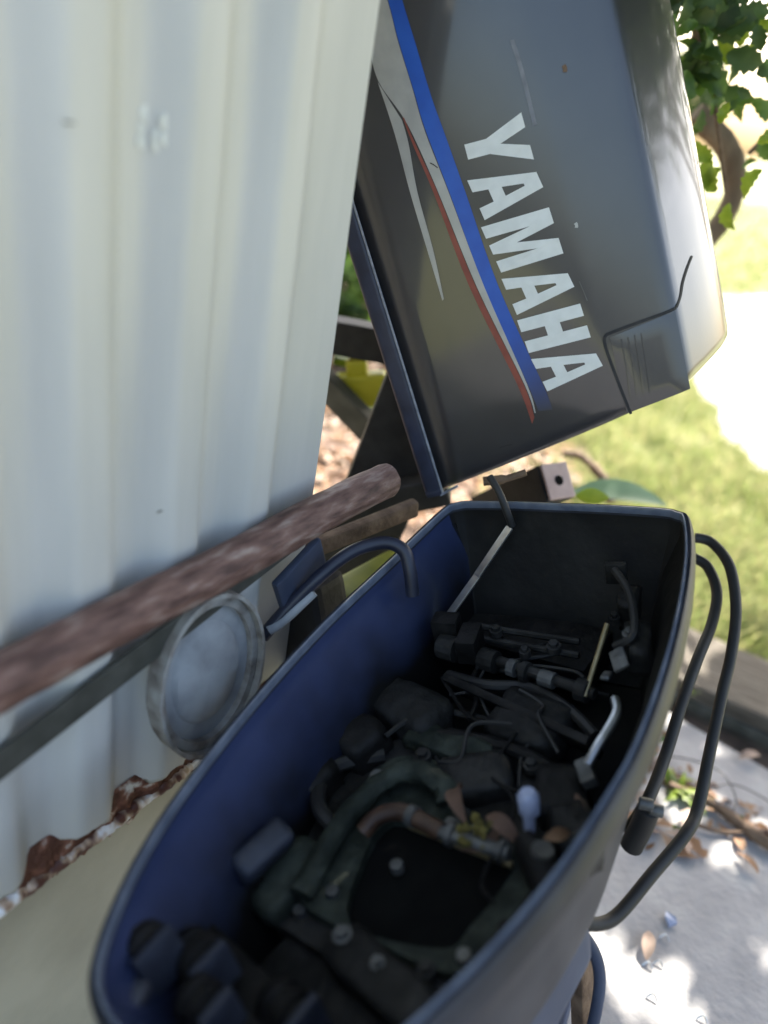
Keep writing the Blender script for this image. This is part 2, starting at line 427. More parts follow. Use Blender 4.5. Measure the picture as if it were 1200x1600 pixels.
# rusty lip: jagged flakes following the ribs along the bottom
lp_s = list(np.arange(-1.3, .866, .0045)); lvs = []; lfs = []
lw = [random.uniform(-1, 1) for _ in range(len(lp_s) + 12)]
for i, s in enumerate(lp_s):
    e1 = sum(lw[i:i + 9]) / 9 * .006; e2 = lw[i + 3] * .003 + sum(lw[i + 3:i + 8]) / 5 * .012
    g_ = sum(lw[i:i + 5]) / 5; d = .007
    lvs += [(s, .530 + e1, d - .006), (s, .520 + e1, d), (s, .508, d + .004 + .006 * g_ + .0015 * lw[i]), (s, .492, d + .007 + .008 * g_ + .002 * lw[i + 2]), (s, .464 + e2, d + .003), (s, .463 + e2, d - .006)]
for i in range(len(lp_s) - 1):
    for k_ in range(5): lfs.append((i * 6 + k_, i * 6 + k_ + 1, i * 6 + k_ + 7, i * 6 + k_ + 6))
fk = MB(); fp = []; fr = []
s = -1.25; w_ = 0
while s < .86:
    w_ = w_ * .7 + random.uniform(-1, 1) * .5
    fp.append((s, .483 + .003 * w_ + random.uniform(-.001, .001), .0135 + .002 * w_)); fr.append(.0085 * (1 + .28 * w_))
    s += .006
fk.tube(fp, fr, 10, jit=.10)
mesh('folded_lip', fk.v, fk.f, m_flake, shed, smooth=True)
mesh('rusty_edge', lvs, lfs, m_rustedge, shed, smooth=True)
# concrete base, shed return wall round the corner, screws
MB().box((-.36, .12, -.09), (2.46, .735, .14)).build('concrete_base', m_conc, shed, bevel=.004)
vs = []; fs = []
for j, z in enumerate((.5, 1.4, 2.3)):
    for i in range(160): vs.append((.846 + .019 * (.5 + .5 * math.cos(i * .012 * 2 * math.pi / PITCH)), z, -.03 - i * .012))
for j in range(2):
    for i in range(159): fs.append((j * 160 + i, j * 160 + i + 1, (j + 1) * 160 + i + 1, (j + 1) * 160 + i))
mesh('side_sheet', vs, fs, m_sheet, shed, smooth=True)
for px in ((0.5640,1.3340,0.6150), (0.5570,1.6080,0.6150)):
    MB().cyl((px[0], px[1], .000), (px[0], px[1], .008), .010, 8).build('roofing_screw', m_white, shed, bevel=.002)
dk = MB()
for px in ((0.4470,1.3370,0.6000), (0.7430,1.3380,0.6200), (0.5650,0.9410,0.6150)):
    dk.box((px[0], px[1], prof(px[0]) + .0008), (.010, .0012, .001))
wb = MB()
for k_ in range(9):
    px = (0.5500,1.3350,0.6000); q = (px[0] + random.uniform(-.010, .010), px[1] + random.uniform(-.014, .014))
    wb.cyl((q[0], q[1], prof(q[0]) + .0005), (q[0], q[1], prof(q[0]) + .0022), random.uniform(.003, .008), 9)
wb.build('white_splash', m_white, shed)
dk.build('scratches', m_darkbar, shed)

# ---------------------------------------------------------------- rusty pipe, dark strip, ring on the wall
WM = SW.copy()
p0 = (0.3370,0.8530,0.5650); p1 = (0.9190,0.8620,0.5650)
pts = [Vector((p0[0] + (p1[0] - p0[0]) * t, p0[1] + (p1[1] - p0[1]) * t + .002 * math.sin(t * 9), .0)) for t in np.linspace(-1.6, 1.13, 60)]
pipe = MB().tube(pts, .0275, 20, jit=.035).build('rusty_pipe', m_rust, None, smooth=True)
pipe.matrix_world = Matrix.Translation(-wnn * .565) @ SW
tag(pipe, 'long rust covered steel pipe running along the white shed wall', 'pipe')
q0 = (0.3410,0.7300,0.5840); q1 = (0.5530,0.7730,0.5840)
dq = (Vector(q1) - Vector(q0))
b0 = Vector(q0) - dq * 2.2; b1 = Vector(q1) + dq * 1.15
bar = MB().bar((b0.x, b0.y, 0), (b1.x, b1.y, 0), .006, .038, up=(0, 1, 0)).build('dark_strip', m_darkbar, None, bevel=.0015)  # dark flat strip set just off the wall ribs
bar.matrix_world = Matrix.Translation(-wnn * .584) @ SW
tag(bar, 'dark flat strip on the shed wall just below the rusty pipe', 'bar')

rg = empty('pipe_collar', 'weathered round steel collar with pale disc leaning on the wall under the pipe', 'collar', Matrix.Translation(-wnn * .56 + wd * .625 + Vector((0, 0, .69))) @ SW @ Matrix.Rotation(R(-4), 4, 'Y') @ Matrix.Rotation(R(-6), 4, 'X'))
def ringmesh(ro, ri, z0, z1, n=56, jit=.0):
    vs = []; fs = []
    for i in range(n):
        a_ = 2 * math.pi * i / n; k = 1 + random.uniform(-jit, jit)
        for r_, z_ in ((ro * k, z0), (ro * k, z1), (ri * k, z1), (ri * k, z0)):
            vs.append((r_ * math.cos(a_) * .86, r_ * math.sin(a_) * 1.18, z_))
    for i in range(n):
        for j in range(4): fs.append((i * 4 + j, ((i + 1) % n) * 4 + j, ((i + 1) % n) * 4 + (j + 1) % 4, i * 4 + (j + 1) % 4))
    return vs, fs
v_, f_ = ringmesh(.104, .0985, -.022, .006, jit=.006)
mesh('band', v_, f_, m_ringrust, rg, smooth=True)
v_, f_ = ringmesh(.0975, .086, -.020, -.004); mesh('inner_rib', v_, f_, m_ringrust, rg, smooth=True)
vs = [(0, 0, -.006)]; fs = []
for k_, (r_, z_) in enumerate(((.03, -.004), (.06, -.008), (.066, -.014), (.0935, -.014))):
    for i in range(40):
        a_ = 2 * math.pi * i / 40; vs.append((r_ * math.cos(a_) * .86, r_ * math.sin(a_) * 1.18, z_))
for i in range(40): fs.append((0, 1 + i, 1 + (i + 1) % 40))
for k_ in range(3):
    for i in range(40): fs.append((1 + k_ * 40 + i, 1 + k_ * 40 + (i + 1) % 40, 41 + k_ * 40 + (i + 1) % 40, 41 + k_ * 40 + i))
mesh('disc', vs, fs, m_pale, rg, smooth=True)

# ---------------------------------------------------------------- outboard motor: open lower cowling
PM, PAX, PE, PN = Vector((0.2687,1.1337,0.8751)), Vector((-0.3345,-0.9296,-0.1550)), Vector((0.8729,-0.3676,0.3207)), Vector((-0.3551,-0.0280,0.9344))
PF = frame(PM, PAX, PE, PN)
motor = empty('outboard_motor', 'open navy outboard motor lower cowling with its engine removed', 'outboard motor', Matrix.Translation((.42, .72, 0)))
motor_inv = motor.matrix_world.inverted()
def mp_(o):
    o.parent = motor; o.matrix_local = motor_inv @ PF
    return o
Lp = [(0, -.176), (.02, -.193), (.10, -.207), (.189, -.220), (.33, -.243), (.462, -.254), (.60, -.255), (.705, -.246), (.788, -.224), (.844, -.196), (.872, -.160), (.887, -.11), (.893, -.05), (.885, .005), (.855, .055)]
Rp = [(.0, .176), (.02, .194), (.117, .211), (.24, .219), (.361, .219), (.469, .212), (.546, .198), (.63, .177), (.712, .147), (.78, .115), (.82, .09)]
outline = [(s_, t_, 0) for s_, t_ in Lp] + [(s_, t_, 0) for s_, t_ in Rp[::-1]] + [(-.008, .15, 0), (-.012, .07, 0), (-.012, 0, 0), (-.012, -.07, 0), (-.008, -.15, 0)]
ol = spline(outline, 5, True)
N = len(ol)
nrm = []
for i in range(N):
    t_ = (ol[(i + 1) % N] - ol[i - 1]); nn = Vector((t_.y, -t_.x, 0)).normalized()
    nrm.append(nn)
cen = Vector((.45, -.02, 0))
if nrm[10].dot(ol[10] - cen) > 0: nrm = [-q for q in nrm]       # inward
def ring_(d, h):
    out = []
    for i in range(N):
        p = ol[i] + nrm[i] * d
        if d > .04:                                              # pull deep rings to the centre so they never cross
            p = ol[i] + nrm[i] * .04; p = cen + (p - cen) * (1 - (d - .04) / .25); 
        out.append(Vector((p.x, p.y, h)))
    return out
def loft(rings, name, m, cap0=False, cap1=False):
    vs = []; fs = []
    for rr in rings: vs += rr
    for k_ in range(len(rings) - 1):
        for i in range(N): fs.append((k_ * N + i, k_ * N + (i + 1) % N, (k_ + 1) * N + (i + 1) % N, (k_ + 1) * N + i))
    if cap0: fs.append(tuple(range(N)))
    if cap1: fs.append(tuple((len(rings) - 1) * N + i for i in range(N)))
    o = mesh(name, vs, fs, m, None, smooth=True)
    return mp_(o)
loft([ring_(.085, -.29), ring_(.076, -.265), ring_(.064, -.18), ring_(.048, -.11), ring_(.031, -.070), ring_(.010, -.044), ring_(.0005, -.032)], 'lower_cowling', m_rim, cap0=True)
loft([ring_(.0005, -.034), ring_(-.001, -.012), ring_(.001, -.002), ring_(.004, .003), ring_(.008, .001), ring_(.011, -.004), ring_(.012, -.014)], 'rim', m_rim)
inner_rings = [ring_(.0122, -.010), ring_(.0150, -.03), ring_(.043, -.08), ring_(.066, -.16), ring_(.079, -.235), ring_(.085, -.25)]
def wall_part(name, keep, m, cap=False):
    vs = []; fs = []
    for rr in inner_rings: vs += rr
    for k_ in range(len(inner_rings) - 1):
        for i in range(N):
            if keep(i, k_): fs.append((k_ * N + i, k_ * N + (i + 1) % N, (k_ + 1) * N + (i + 1) % N, (k_ + 1) * N + i))
    if cap: fs.append(tuple((len(inner_rings) - 1) * N + i for i in range(N)))
    return mp_(mesh(name, vs, fs, m, None, smooth=True))
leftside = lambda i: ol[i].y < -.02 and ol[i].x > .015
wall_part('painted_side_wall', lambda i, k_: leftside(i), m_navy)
wall_part('shaded_lining', lambda i, k_: not leftside(i), m_shaded, True)
bead = loft([ring_(.0085, .0012), ring_(.0095, .0050), ring_(.0115, .0055), ring_(.0130, .0025), ring_(.0128, -.006)], 'rim_bead', m_bead)

def pbox(name, c, d, m, rz=0.0, rx=0.0, ry=0.0, bevel=.003, seg=2):
    rot = (Matrix.Rotation(rz, 3, 'Z') @ Matrix.Rotation(ry, 3, 'Y') @ Matrix.Rotation(rx, 3, 'X'))
    return mp_(MB().box(c, d, rot).build(name, m, None, bevel=bevel, seg=seg, smooth=True))
def ptube(name, pts, r, m, n=10, sub=6, jit=0):
    q = spline(pts, sub) if sub else [Vector(p) for p in pts]
    return mp_(MB().tube(q, r, n, jit=jit).build(name, m, None, smooth=True))

# deck plate over the leg: cast plate with raised gasket land and dark exhaust opening
def plate(name, pts, h, th, m, bev=.003, hole=None):
    pts = [Vector((p[0], p[1], 0)) for p in pts]
    loops = [pts] + ([[Vector((p[0], p[1], 0)) for p in hole]] if hole else [])
    tri = tessellate_polygon(loops); allp = [p for l in loops for p in l]; k = len(allp)
    vs = [(p.x, p.y, h) for p in allp] + [(p.x, p.y, h - th) for p in allp]
    fs = [tuple(t) for t in tri] + [tuple(i + k for i in t[::-1]) for t in tri]
    b_ = 0
    for l in loops:
        m_ = len(l)
        for i in range(m_): fs.append((b_ + i, b_ + (i + 1) % m_, b_ + (i + 1) % m_ + k, b_ + i + k))
        b_ += m_
    return mp_(mesh(name, vs, fs, m, None, bevel=0))
deck = [(0.6540,-0.1820,-0.1700), (0.5710,-0.1880,-0.1700), (0.4510,-0.1900,-0.1700), (0.3590,-0.1360,-0.1700), (0.3490,-0.0250,-0.1700), (0.3770,0.0860,-0.1700), (0.4210,0.1290,-0.1700), (0.5190,0.1310,-0.1700), (0.6080,0.0940,-0.1700), (0.6800,0.0620,-0.1700), (0.6930,0.0440,-0.1700), (0.6840,-0.0480,-0.1700)]
plate('deck_plate', spline([(p[0], p[1], 0) for p in deck], 4, True), -.168, .05, m_deck)
outer = [(0.6380,-0.1470,-0.1550), (0.5650,-0.1590,-0.1550), (0.4770,-0.1520,-0.1550), (0.4140,-0.1260,-0.1550), (0.4090,-0.0630,-0.1550), (0.4460,-0.0390,-0.1550), (0.4830,0.0250,-0.1550), (0.5020,0.0850,-0.1550), (0.5410,0.1110,-0.1550), (0.6220,0.0810,-0.1550), (0.6610,0.0580,-0.1550), (0.6580,-0.0270,-0.1550)]
inner = [(0.6460,-0.0730,-0.1550), (0.5740,-0.0970,-0.1550), (0.5180,-0.0950,-0.1550), (0.5050,-0.0660,-0.1550), (0.5220,0.0610,-0.1550), (0.5440,0.0720,-0.1550), (0.6100,0.0520,-0.1550), (0.6420,0.0320,-0.1550)]
plate('gasket', spline([(p[0], p[1], 0) for p in outer], 4, True), -.152, .016, m_gasket, hole=spline([(p[0], p[1], 0) for p in inner], 4, True)[::-1])
pl_ = plate('exhaust_opening', spline([(p[0], p[1], 0) for p in inner], 4, True), -.1665, .012, m_void)
for p in ((0.6210,-0.1090,-0.1500), (0.4380,-0.0820,-0.1500), (0.4990,0.0190,-0.1500), (0.6440,0.0590,-0.1500), (0.5690,-0.0520,-0.1500), (0.6760,0.0160,-0.1650), (0.6450,-0.1420,-0.1650)):
    mp_(MB().cyl((p[0], p[1], p[2] - .006), (p[0], p[1], p[2] + .006), .008, 8).build('stud', m_zinc, None, bevel=.001))
# raised rib work on the left of the gasket and an arched casting
ptube('casting_arch', [(0.6390,-0.1390,-0.1450), (0.5620,-0.1390,-0.1400), (0.4880,-0.1230,-0.1350), (0.4500,-0.0860,-0.1300), (0.4550,-0.0410,-0.1350), (0.4730,-0.0270,-0.1450)], .014, m_gasket, 10, 6, .12)
ptube('casting_ridge', [(0.3770,-0.1240,-0.1550), (0.3600,-0.0550,-0.1500), (0.3710,0.0370,-0.1500), (0.3950,0.1120,-0.1550)], .009, m_grime, 8, 6, .1)
ptube('edge_rail', [(0.5380,0.1170,-0.1500), (0.6000,0.0950,-0.1500), (0.6560,0.0730,-0.1500), (0.7000,0.0570,-0.1500)], .009, m_deck, 8, 6, .05)
ptube('edge_rail', [(0.5470,0.1400,-0.1500), (0.6070,0.1170,-0.1500), (0.6620,0.0950,-0.1500), (0.6910,0.0830,-0.1500)], .006, m_deck, 8, 6, .05)
# brown hose lying across the opening, with the bright tube that plugs into it
ptube('brown_hose', [(0.5470,-0.1040,-0.1350), (0.5290,-0.0910,-0.1250), (0.5190,-0.0650,-0.1200), (0.5230,-0.0350,-0.1220), (0.5280,-0.0090,-0.1250)], .0105, m_hosebrown, 12)
ptube('steel_tube', [(0.5280,-0.0110,-0.1250), (0.5310,0.0310,-0.1250), (0.5340,0.0730,-0.1250)], .0085, m_zinc, 12, 4)
ptube('steel_tube', [(0.5220,-0.0550,-0.1370), (0.5310,0.0140,-0.1370), (0.5380,0.0760,-0.1370)], .004, m_brass, 8, 4)
f1 = (0.5340,0.1040,-0.1250)
ptube('hose_union', [(f1[0] - .022, f1[1] - .02, f1[2]), (f1[0] - .01, f1[1] - .008, f1[2]), (f1[0] + .012, f1[1] + .012, f1[2] - .003), (f1[0] + .03, f1[1] + .026, f1[2] - .01)], [.013, .019, .021, .017], m_grime, 14, 0)
f2 = (0.5370,0.1070,-0.1100)
ptube('union_clip', [(f2[0], f2[1], f2[2] - .022), (f2[0] - .004, f2[1] + .006, f2[2] + .006)], .012, m_zinc, 12, 0)
# pale cap on a stem
c1 = (0.4870,0.0840,-0.0950)
mp_(MB().tube([(c1[0] + .012, c1[1], c1[2] - .05), (c1[0] + .004, c1[1], c1[2] - .016), (c1[0], c1[1], c1[2] - .014), (c1[0] - .003, c1[1], c1[2] + .008), (c1[0] - .004, c1[1], c1[2] + .014)], [.006, .007, .0120, .0125, .008], 14).build('pale_cap', m_cap, None, smooth=True))
# linkage across the rear: shaft with collars, thin rods, bracket, sway strip
sh = [Vector((0.2070,-0.1420,-0.1300)), Vector((0.2230,-0.0540,-0.1300)), Vector((0.2430,0.0280,-0.1300)), Vector((0.2640,0.1030,-0.1300))]
ptube('control_shaft', sh, .008, m_deck, 12, 4)
for t_, r_, l_ in ((.06, .020, .030), (.22, .014, .018), (.34, .017, .026), (.50, .013, .012), (.58, .015, .010), (.72, .012, .022), (.93, .016, .016)):
    p = sh[0].lerp(sh[3], t_); dv = (sh[3] - sh[0]).normalized()
    mp_(MB().cyl(p - dv * l_ / 2, p + dv * l_ / 2, r_, 12).build('shaft_collar', m_deck if r_ > .0135 else m_zinc, None, bevel=.001))
mp_(MB().bar((0.0360,-0.0740,-0.0200), (0.0970,-0.1160,-0.0750), .013, .004, up=(.3, 0, 1)).bar((0.0950,-0.1160,-0.0760), (0.1630,-0.1570,-0.1250), .013, .004, up=(.3, 0, 1)).build('flat_strip', m_steel, None, bevel=.001))
ptube('link_rod', [(0.1890,0.1070,-0.0700), (0.2290,0.0990,-0.1000), (0.2710,0.0910,-0.1300)], .0035, m_brass, 8, 3)
pbox('small_bracket', (0.2350,0.1310,-0.0900), (.040, .022, .006), m_zinc, rz=.4, rx=.5)
pbox('bracket_tab', (0.2580,0.1190,-0.1000), (.035, .012, .006), m_zinc, rz=.1, ry=-.5)
ptube('bent_link', [(0.2990,0.1380,-0.1000), (0.3210,0.1450,-0.1000), (0.3480,0.1400,-0.1050), (0.3710,0.1330,-0.1100), (0.3950,0.1250,-0.1200)], .0058, m_steel, 8, 5)
pbox('link_clevis', (0.4030,0.1250,-0.1250), (.035, .018, .016), m_zinc, rz=.5, rx=.3)
pbox('relay_box', (0.0810,0.0970,-0.0600), (.012, .030, .034), m_deck, rz=.1)
pbox('cable_block', (0.2120,-0.0910,-0.1150), (.05, .03, .04), m_grime, rz=.1)
pbox('cable_block', (0.1890,-0.1360,-0.1150), (.03, .04, .05), m_grime, rz=.1)
pbox('partition_plate', (0.2920,0.0020,-0.1600), (.012, .24, .06), m_grime, rz=-.32, ry=.5)
pbox('shelf_casting', (0.1040,-0.0720,-0.1900), (.10, .30, .05), m_grime, rz=-.2)
ptube('wiring_loom', [(0.2480,-0.1180,-0.1500), (0.2670,-0.0500,-0.1400), (0.2490,0.0090,-0.1500), (0.2800,0.0710,-0.1500), (0.3180,0.1140,-0.1500)], .008, m_rubber, 8, 6)
ptube('wiring_loom', [(0.5450,-0.1420,-0.1500), (0.5290,-0.1760,-0.1400), (0.4890,-0.2010,-0.1450), (0.4480,-0.1960,-0.1500), (0.4090,-0.1490,-0.1600)], .010, m_rubber, 8, 6)
ptube('wiring_loom', [(0.0880,0.0970,-0.0500), (0.1330,0.1270,-0.0600), (0.2040,0.1450,-0.0700), (0.2100,0.1200,-0.0900)], .006, m_rubber, 8, 6)
# grimy castings, rails, bosses, bolts and wires that fill the floor of the cowling
def lump(name, c, d, m, rz=0, rx=0, amp=.006):
    bm = bmesh.new(); bmesh.ops.create_cube(bm, size=1)
    bmesh.ops.subdivide_edges(bm, edges=bm.edges[:], cuts=4, use_grid_fill=True)
    from mathutils import noise
    of = Vector(c) * 7
    for v in bm.verts:
        p = Vector(v.co); q = p.normalized() * .62
        p = p.lerp(q, .35); p = Vector((p.x * d[0], p.y * d[1], p.z * d[2]))
        p += Vector((noise.noise(p * 40 + of), noise.noise(p * 40 + of + Vector((9, 0, 0))), noise.noise(p * 40 + of + Vector((0, 9, 0))))) * amp
        v.co = p
    bmesh.ops.rotate(bm, verts=bm.verts, cent=(0, 0, 0), matrix=Matrix.Rotation(rz, 3, 'Z') @ Matrix.Rotation(rx, 3, 'X'))
    bmesh.ops.translate(bm, verts=bm.verts, vec=c)
    me = bpy.data.meshes.new(name); bm.to_mesh(me); bm.free()
    for p in me.polygons: p.use_smooth = True
    return mp_(link(name, me, m))
lump('casting', (0.3280,-0.1480,-0.1650), (.07, .12, .07), m_deck, -.3)
lump('casting', (0.4030,-0.1940,-0.1650), (.06, .08, .08), m_grime, -.3)
lump('casting', (0.3070,0.0240,-0.1700), (.09, .10, .06), m_deck, -.2)
lump('casting', (0.4190,-0.0130,-0.1650), (.06, .09, .05), m_deck, .4)
lump('casting', (0.3770,-0.0680,-0.1600), (.04, .13, .035), m_gasket, -.2)
lump('casting', (0.4200,0.0980,-0.1650), (.07, .06, .06), m_grime, .2)
lump('casting', (0.4930,-0.2250,-0.1650), (.09, .06, .07), m_grime, -.4)
lump('casting', (0.6160,-0.1730,-0.1650), (.10, .05, .05), m_gasket, -.2)
lump('casting', (0.6850,-0.0180,-0.1750), (.05, .14, .05), m_deck, -.35)
lump('casting', (0.4760,0.1290,-0.1500), (.06, .05, .06), m_deck, .5)
lump('moulded_boss', (-0.0950,-0.0470,-0.0850), (.02, .10, .05), m_shaded)
lump('moulded_boss', (-0.0000,0.1160,-0.0600), (.02, .05, .03), m_deck)
lump('moulded_boss', (-0.0050,-0.1430,-0.1200), (.02, .06, .06), m_shaded)
lump('coupling_box', (0.1290,0.1250,-0.0850), (.05, .03, .05), m_grime, .1)
lump('solenoid', (0.1920,0.1490,-0.1000), (.07, .035, .04), m_deck, .25)
for q in (((0.1460,-0.1080,-0.1350), (0.1550,0.0550,-0.1350)), ((0.1740,-0.1030,-0.1350), (0.1850,0.0620,-0.1350)), ((0.2180,-0.0790,-0.1500), (0.2290,0.0800,-0.1500)), ((0.3060,-0.1570,-0.1600), (0.3130,0.0700,-0.1650))):
    ptube('slide_rail', [q[0], q[1]], .0055, m_deck, 8, 3, .06)
for p in ((0.1700,-0.0660,-0.1200), (0.2090,-0.0090,-0.1200), (0.1900,0.0280,-0.1200), (0.4090,-0.0890,-0.1450), (0.4710,-0.1210,-0.1300), (0.3850,0.0500,-0.1500), (0.4060,0.0880,-0.1500), (0.5020,-0.0110,-0.1450), (0.5910,-0.1410,-0.1450), (0.6620,-0.0740,-0.1500), (0.6780,-0.0230,-0.1500), (0.6680,0.0270,-0.1500), (0.6020,0.0880,-0.1500), (0.5620,0.1070,-0.1500), (0.5140,0.1440,-0.1300), (0.1610,0.1100,-0.0800), (0.1920,0.1380,-0.0800), (0.5390,-0.2350,-0.1300)):
    r_ = random.uniform(.005, .0085)
    mp_(MB().cyl((p[0], p[1], p[2] - .008), (p[0], p[1], p[2] + .002), r_ * 1.5, 10).cyl((p[0], p[1], p[2] + .002), (p[0], p[1], p[2] + .008), r_, 6).build('bolt', m_zinc if random.random() < .35 else m_deck, None, bevel=.0008))
for k_ in range(16):
    u = random.uniform(.16, .50); t0 = random.uniform(-.14, .04); L_ = random.uniform(.06, .18); a_ = random.uniform(-.6, 1.9); h_ = random.uniform(-.16, -.135)
    q = [(u + math.cos(a_) * L_ * f + random.uniform(-.02, .02), max(-.15, min(.13, t0 + math.sin(a_) * L_ * f + random.uniform(-.02, .02))), h_ + random.uniform(-.006, .012)) for f in (0, .3, .65, 1)]
    ptube('wire', q, random.choice((.0022, .003, .0038)), random.choice((m_rubber, m_rubber, m_grime)), 6, 6)
for p, q in (((0.5190,-0.0530,-0.1210), (0.5210,-0.0430,-0.1210)), ((0.5290,-0.0000,-0.1250), (0.5300,0.0070,-0.1250)), ((0.5330,0.0620,-0.1250), (0.5340,0.0680,-0.1250))):
    ptube('hose_clamp', [p, q], .0128, m_zinc, 14, 1)
# clamp on the left wall
k1 = (0.6220,-0.1920,-0.1100)
pbox('side_latch', k1, (.075, .036, .04), m_latch, rz=-.30, rx=-.5, bevel=.012, seg=3)
ptube('rubber_boot', [(0.6850,-0.2730,-0.1500), (0.6710,-0.2520,-0.1400), (0.6460,-0.2240,-0.1300), (0.6260,-0.2030,-0.1250)], [.036] * 5 + [.032] * 7 + [.024] * 7, m_grime, 16, 6)
# stubby rubber grommets near the tip: ribbed barrel with a square flange
for (x_, rz_, sz) in (((0.7880,-0.1970,-0.0550), -.15, 1.0), ((0.7700,-0.1500,-0.0750), -.25, .9), ((0.8100,-0.1050,-0.0600), -.2, .8), ((0.7700,-0.0560,-0.1100), -.25, .9)):
    x_ = Vector(x_); d_ = Vector((math.sin(-rz_), math.cos(rz_), .12)).normalized()
    prs = [(-.040, .020), (-.034, .026), (-.020, .0275), (-.018, .024), (-.012, .024), (-.010, .0275), (.004, .0275), (.006, .022), (.020, .022)]
    mp_(MB().tube([x_ + d_ * (q * sz) for q, _ in prs], [w * sz for _, w in prs], 14).build('grommet', m_grime, None, smooth=True))
    fl = mp_(MB().box((0, 0, 0), (.046 * sz, .010, .050 * sz)).build('grommet_flange', m_latch, None, bevel=.003, smooth=True))
    fl.matrix_local = motor_inv @ PF @ Matrix.Translation(x_ + d_ * (.022 * sz)) @ Matrix.Rotation(rz_, 4, 'Z') @ Matrix.Rotation(.15, 4, 'X')
pbox('tip_fitting', (0.8270,-0.1860,-0.0600), (.035, .035, .03), m_latch, rz=.3, bevel=.012, seg=3)
pbox('tip_shelf', (0.7940,-0.1400,-0.1200), (.12, .20, .03), m_grime, rz=-.3, bevel=.01)
pbox('lower_step', (0.6950,-0.0520,-0.2100), (.10, .22, .05), m_deck, rz=-.3, bevel=.01)
# hoses that loop outside the cowling on the right
def wtube(name, pts, r, m, n=12, sub=8, parent=motor, jit=0):
    o = MB().tube(spline(pts, sub), r, n, jit=jit).build(name, m, None, smooth=True)
    if parent: o.parent = parent; o.matrix_local = parent.matrix_world.inverted()
    return o
wtube('cable_loop', [(0.5457,1.2800,0.7948), (0.5734,1.2700,0.7957), (0.5951,1.2200,0.7816), (0.5982,1.1500,0.7436), (0.5846,1.0800,0.7013), (0.5655,1.0200,0.6618), (0.5421,0.9400,0.6065), (0.5206,0.8700,0.5634), (0.4960,0.8300,0.5506), (0.4488,0.7800,0.5211), (0.4027,0.7300,0.4965), (0.3746,0.7100,0.4932), (0.3450,0.7000,0.5031), (0.3269,0.7000,0.5236)], .0090, m_rubber)
wtube('cable_loop', [(0.5443,1.2600,0.7665), (0.5682,1.2400,0.7637), (0.5773,1.1900,0.7448), (0.5612,1.1300,0.7172), (0.5278,1.0600,0.6912), (0.4975,0.9900,0.6527), (0.4707,0.9200,0.6089), (0.4370,0.8500,0.5837), (0.4079,0.8100,0.5578)], .0090, m_rubber)
# rubber plug and screws on the outside of the cowling
g1 = (0.4139,0.8000,0.5898)
wtube('rubber_plug', [(0.4171,0.8000,0.6188), (0.4181,0.8000,0.5846), (0.4160,0.8000,0.5396)], [.010] + [.0155] * 15 + [.011], m_rubber, 14, 8)
for p in ((0.4021,0.7900,0.6380), (0.3428,0.7150,0.5724), (0.4235,0.8000,0.6204)):
    MB().cyl(Vector(p) - Vector((.008, .004, 0)), Vector(p) + Vector((.010, -.008, .003)), .0085, 10).build('rim_screw', m_zinc, motor, bevel=.002).matrix_local = motor_inv
# leg below the cowling (midsection, clamp bracket, gearcase, skeg)
def legbox(name, c, d, m, bevel, rz=0, ry=0):
    return pbox(name, c, d, m, rz=rz, ry=ry, bevel=bevel, seg=4)
legbox('midsection', (.50, -.04, -.50), (.32, .13, .46), m_leg, .05)
legbox('apron', (.60, .045, -.345), (.36, .085, .17), m_leg, .03, rz=-.2)
wtube('clamp_bracket', [(0.3373,0.7400,0.4551), (0.3634,0.7350,0.4380), (0.3898,0.7300,0.4110), (0.4076,0.7200,0.3743), (0.4173,0.7100,0.3190), (0.4275,0.7000,0.2211)], .0085, m_leg)
MB().bar((0.3838,0.7600,0.3860), (0.4328,0.7200,0.2021), .035, .02).build('hollow_shade', m_twig, motor, bevel=.003).matrix_local = motor_inv  # brown bar painted in for the shaded hollow beside the leg
legbox('anticavitation_plate', (.46, -.04, -.745), (.40, .14, .016), m_leg, .006)
legbox('skeg', (.46, -.04, -.80), (.20, .035, .09), m_leg, .012)

# ---------------------------------------------------------------- engine hood leaning behind the pan
HA, HU, HV, HN = Vector((0.0921,1.2500,0.8049)), Vector((-0.4590,0.1112,0.8815)), Vector((0.8775,-0.0985,0.4694)), Vector((-0.1390,-0.9889,0.0523))
hood = empty('engine_hood', 'tall grey outboard engine hood with white lettering and blue stripe leaning upright', 'engine hood', frame(HA, HU, HV, HN))
hprof = [(0, -.010), (.05, -.0058), (.10, -.0028), (.15, -.0009), (.20, 0), (.25, 0), (.30, -.0014), (.318, -.0030), (.36, -.0082), (.40, -.0145), (.416, -.0175), (.424, -.0205), (.430, -.0265), (.438, -.040), (.458, -.072), (.480, -.11), (.500, -.148), (.513, -.18), (.520, -.22), (.522, -.27), (.512, -.32), (.490, -.36), (.45, -.385), (.41, -.40), (.30, -.405), (.15, -.407), (0, -.407)]
def pz(v):
    for (a0, b0), (a1, b1) in zip(hprof, hprof[1:]):
        if a0 <= v <= a1: return b0 + (b1 - b0) * (v - a0) / (a1 - a0)
    return -.15
def u0(v): return .17 * v
cz = Vector((.25, -.2))
stn = [(.000, .90), (.0015, .945), (.005, .972), (.011, .990), (.020, .998), (.03, 1.0), (.15, 1.0), (.3, 1.0), (.45, 1.0), (.6, 1.0), (.75, .995), (.85, .97), (.92, .92), (.97, .84), (.99, .76)]
vs = []; fs = []; K = len(hprof)
for u, sc in stn:
    for (v, z) in hprof:
        vv = v if v == 0 else v * (sc if v > .25 else 1); zz_ = cz.y + (z - cz.y) * sc
        bow = -.006 * ((u - .4) / .6) ** 2 if sc > .9 else 0
        vs.append((u * (1 if u > .2 else 1) + u0(vv) * max(0, 1 - u / .9), vv, zz_))
for j in range(len(stn) - 1):
    for i in range(K - 1): fs.append((j * K + i, j * K + i + 1, (j + 1) * K + i + 1, (j + 1) * K + i))
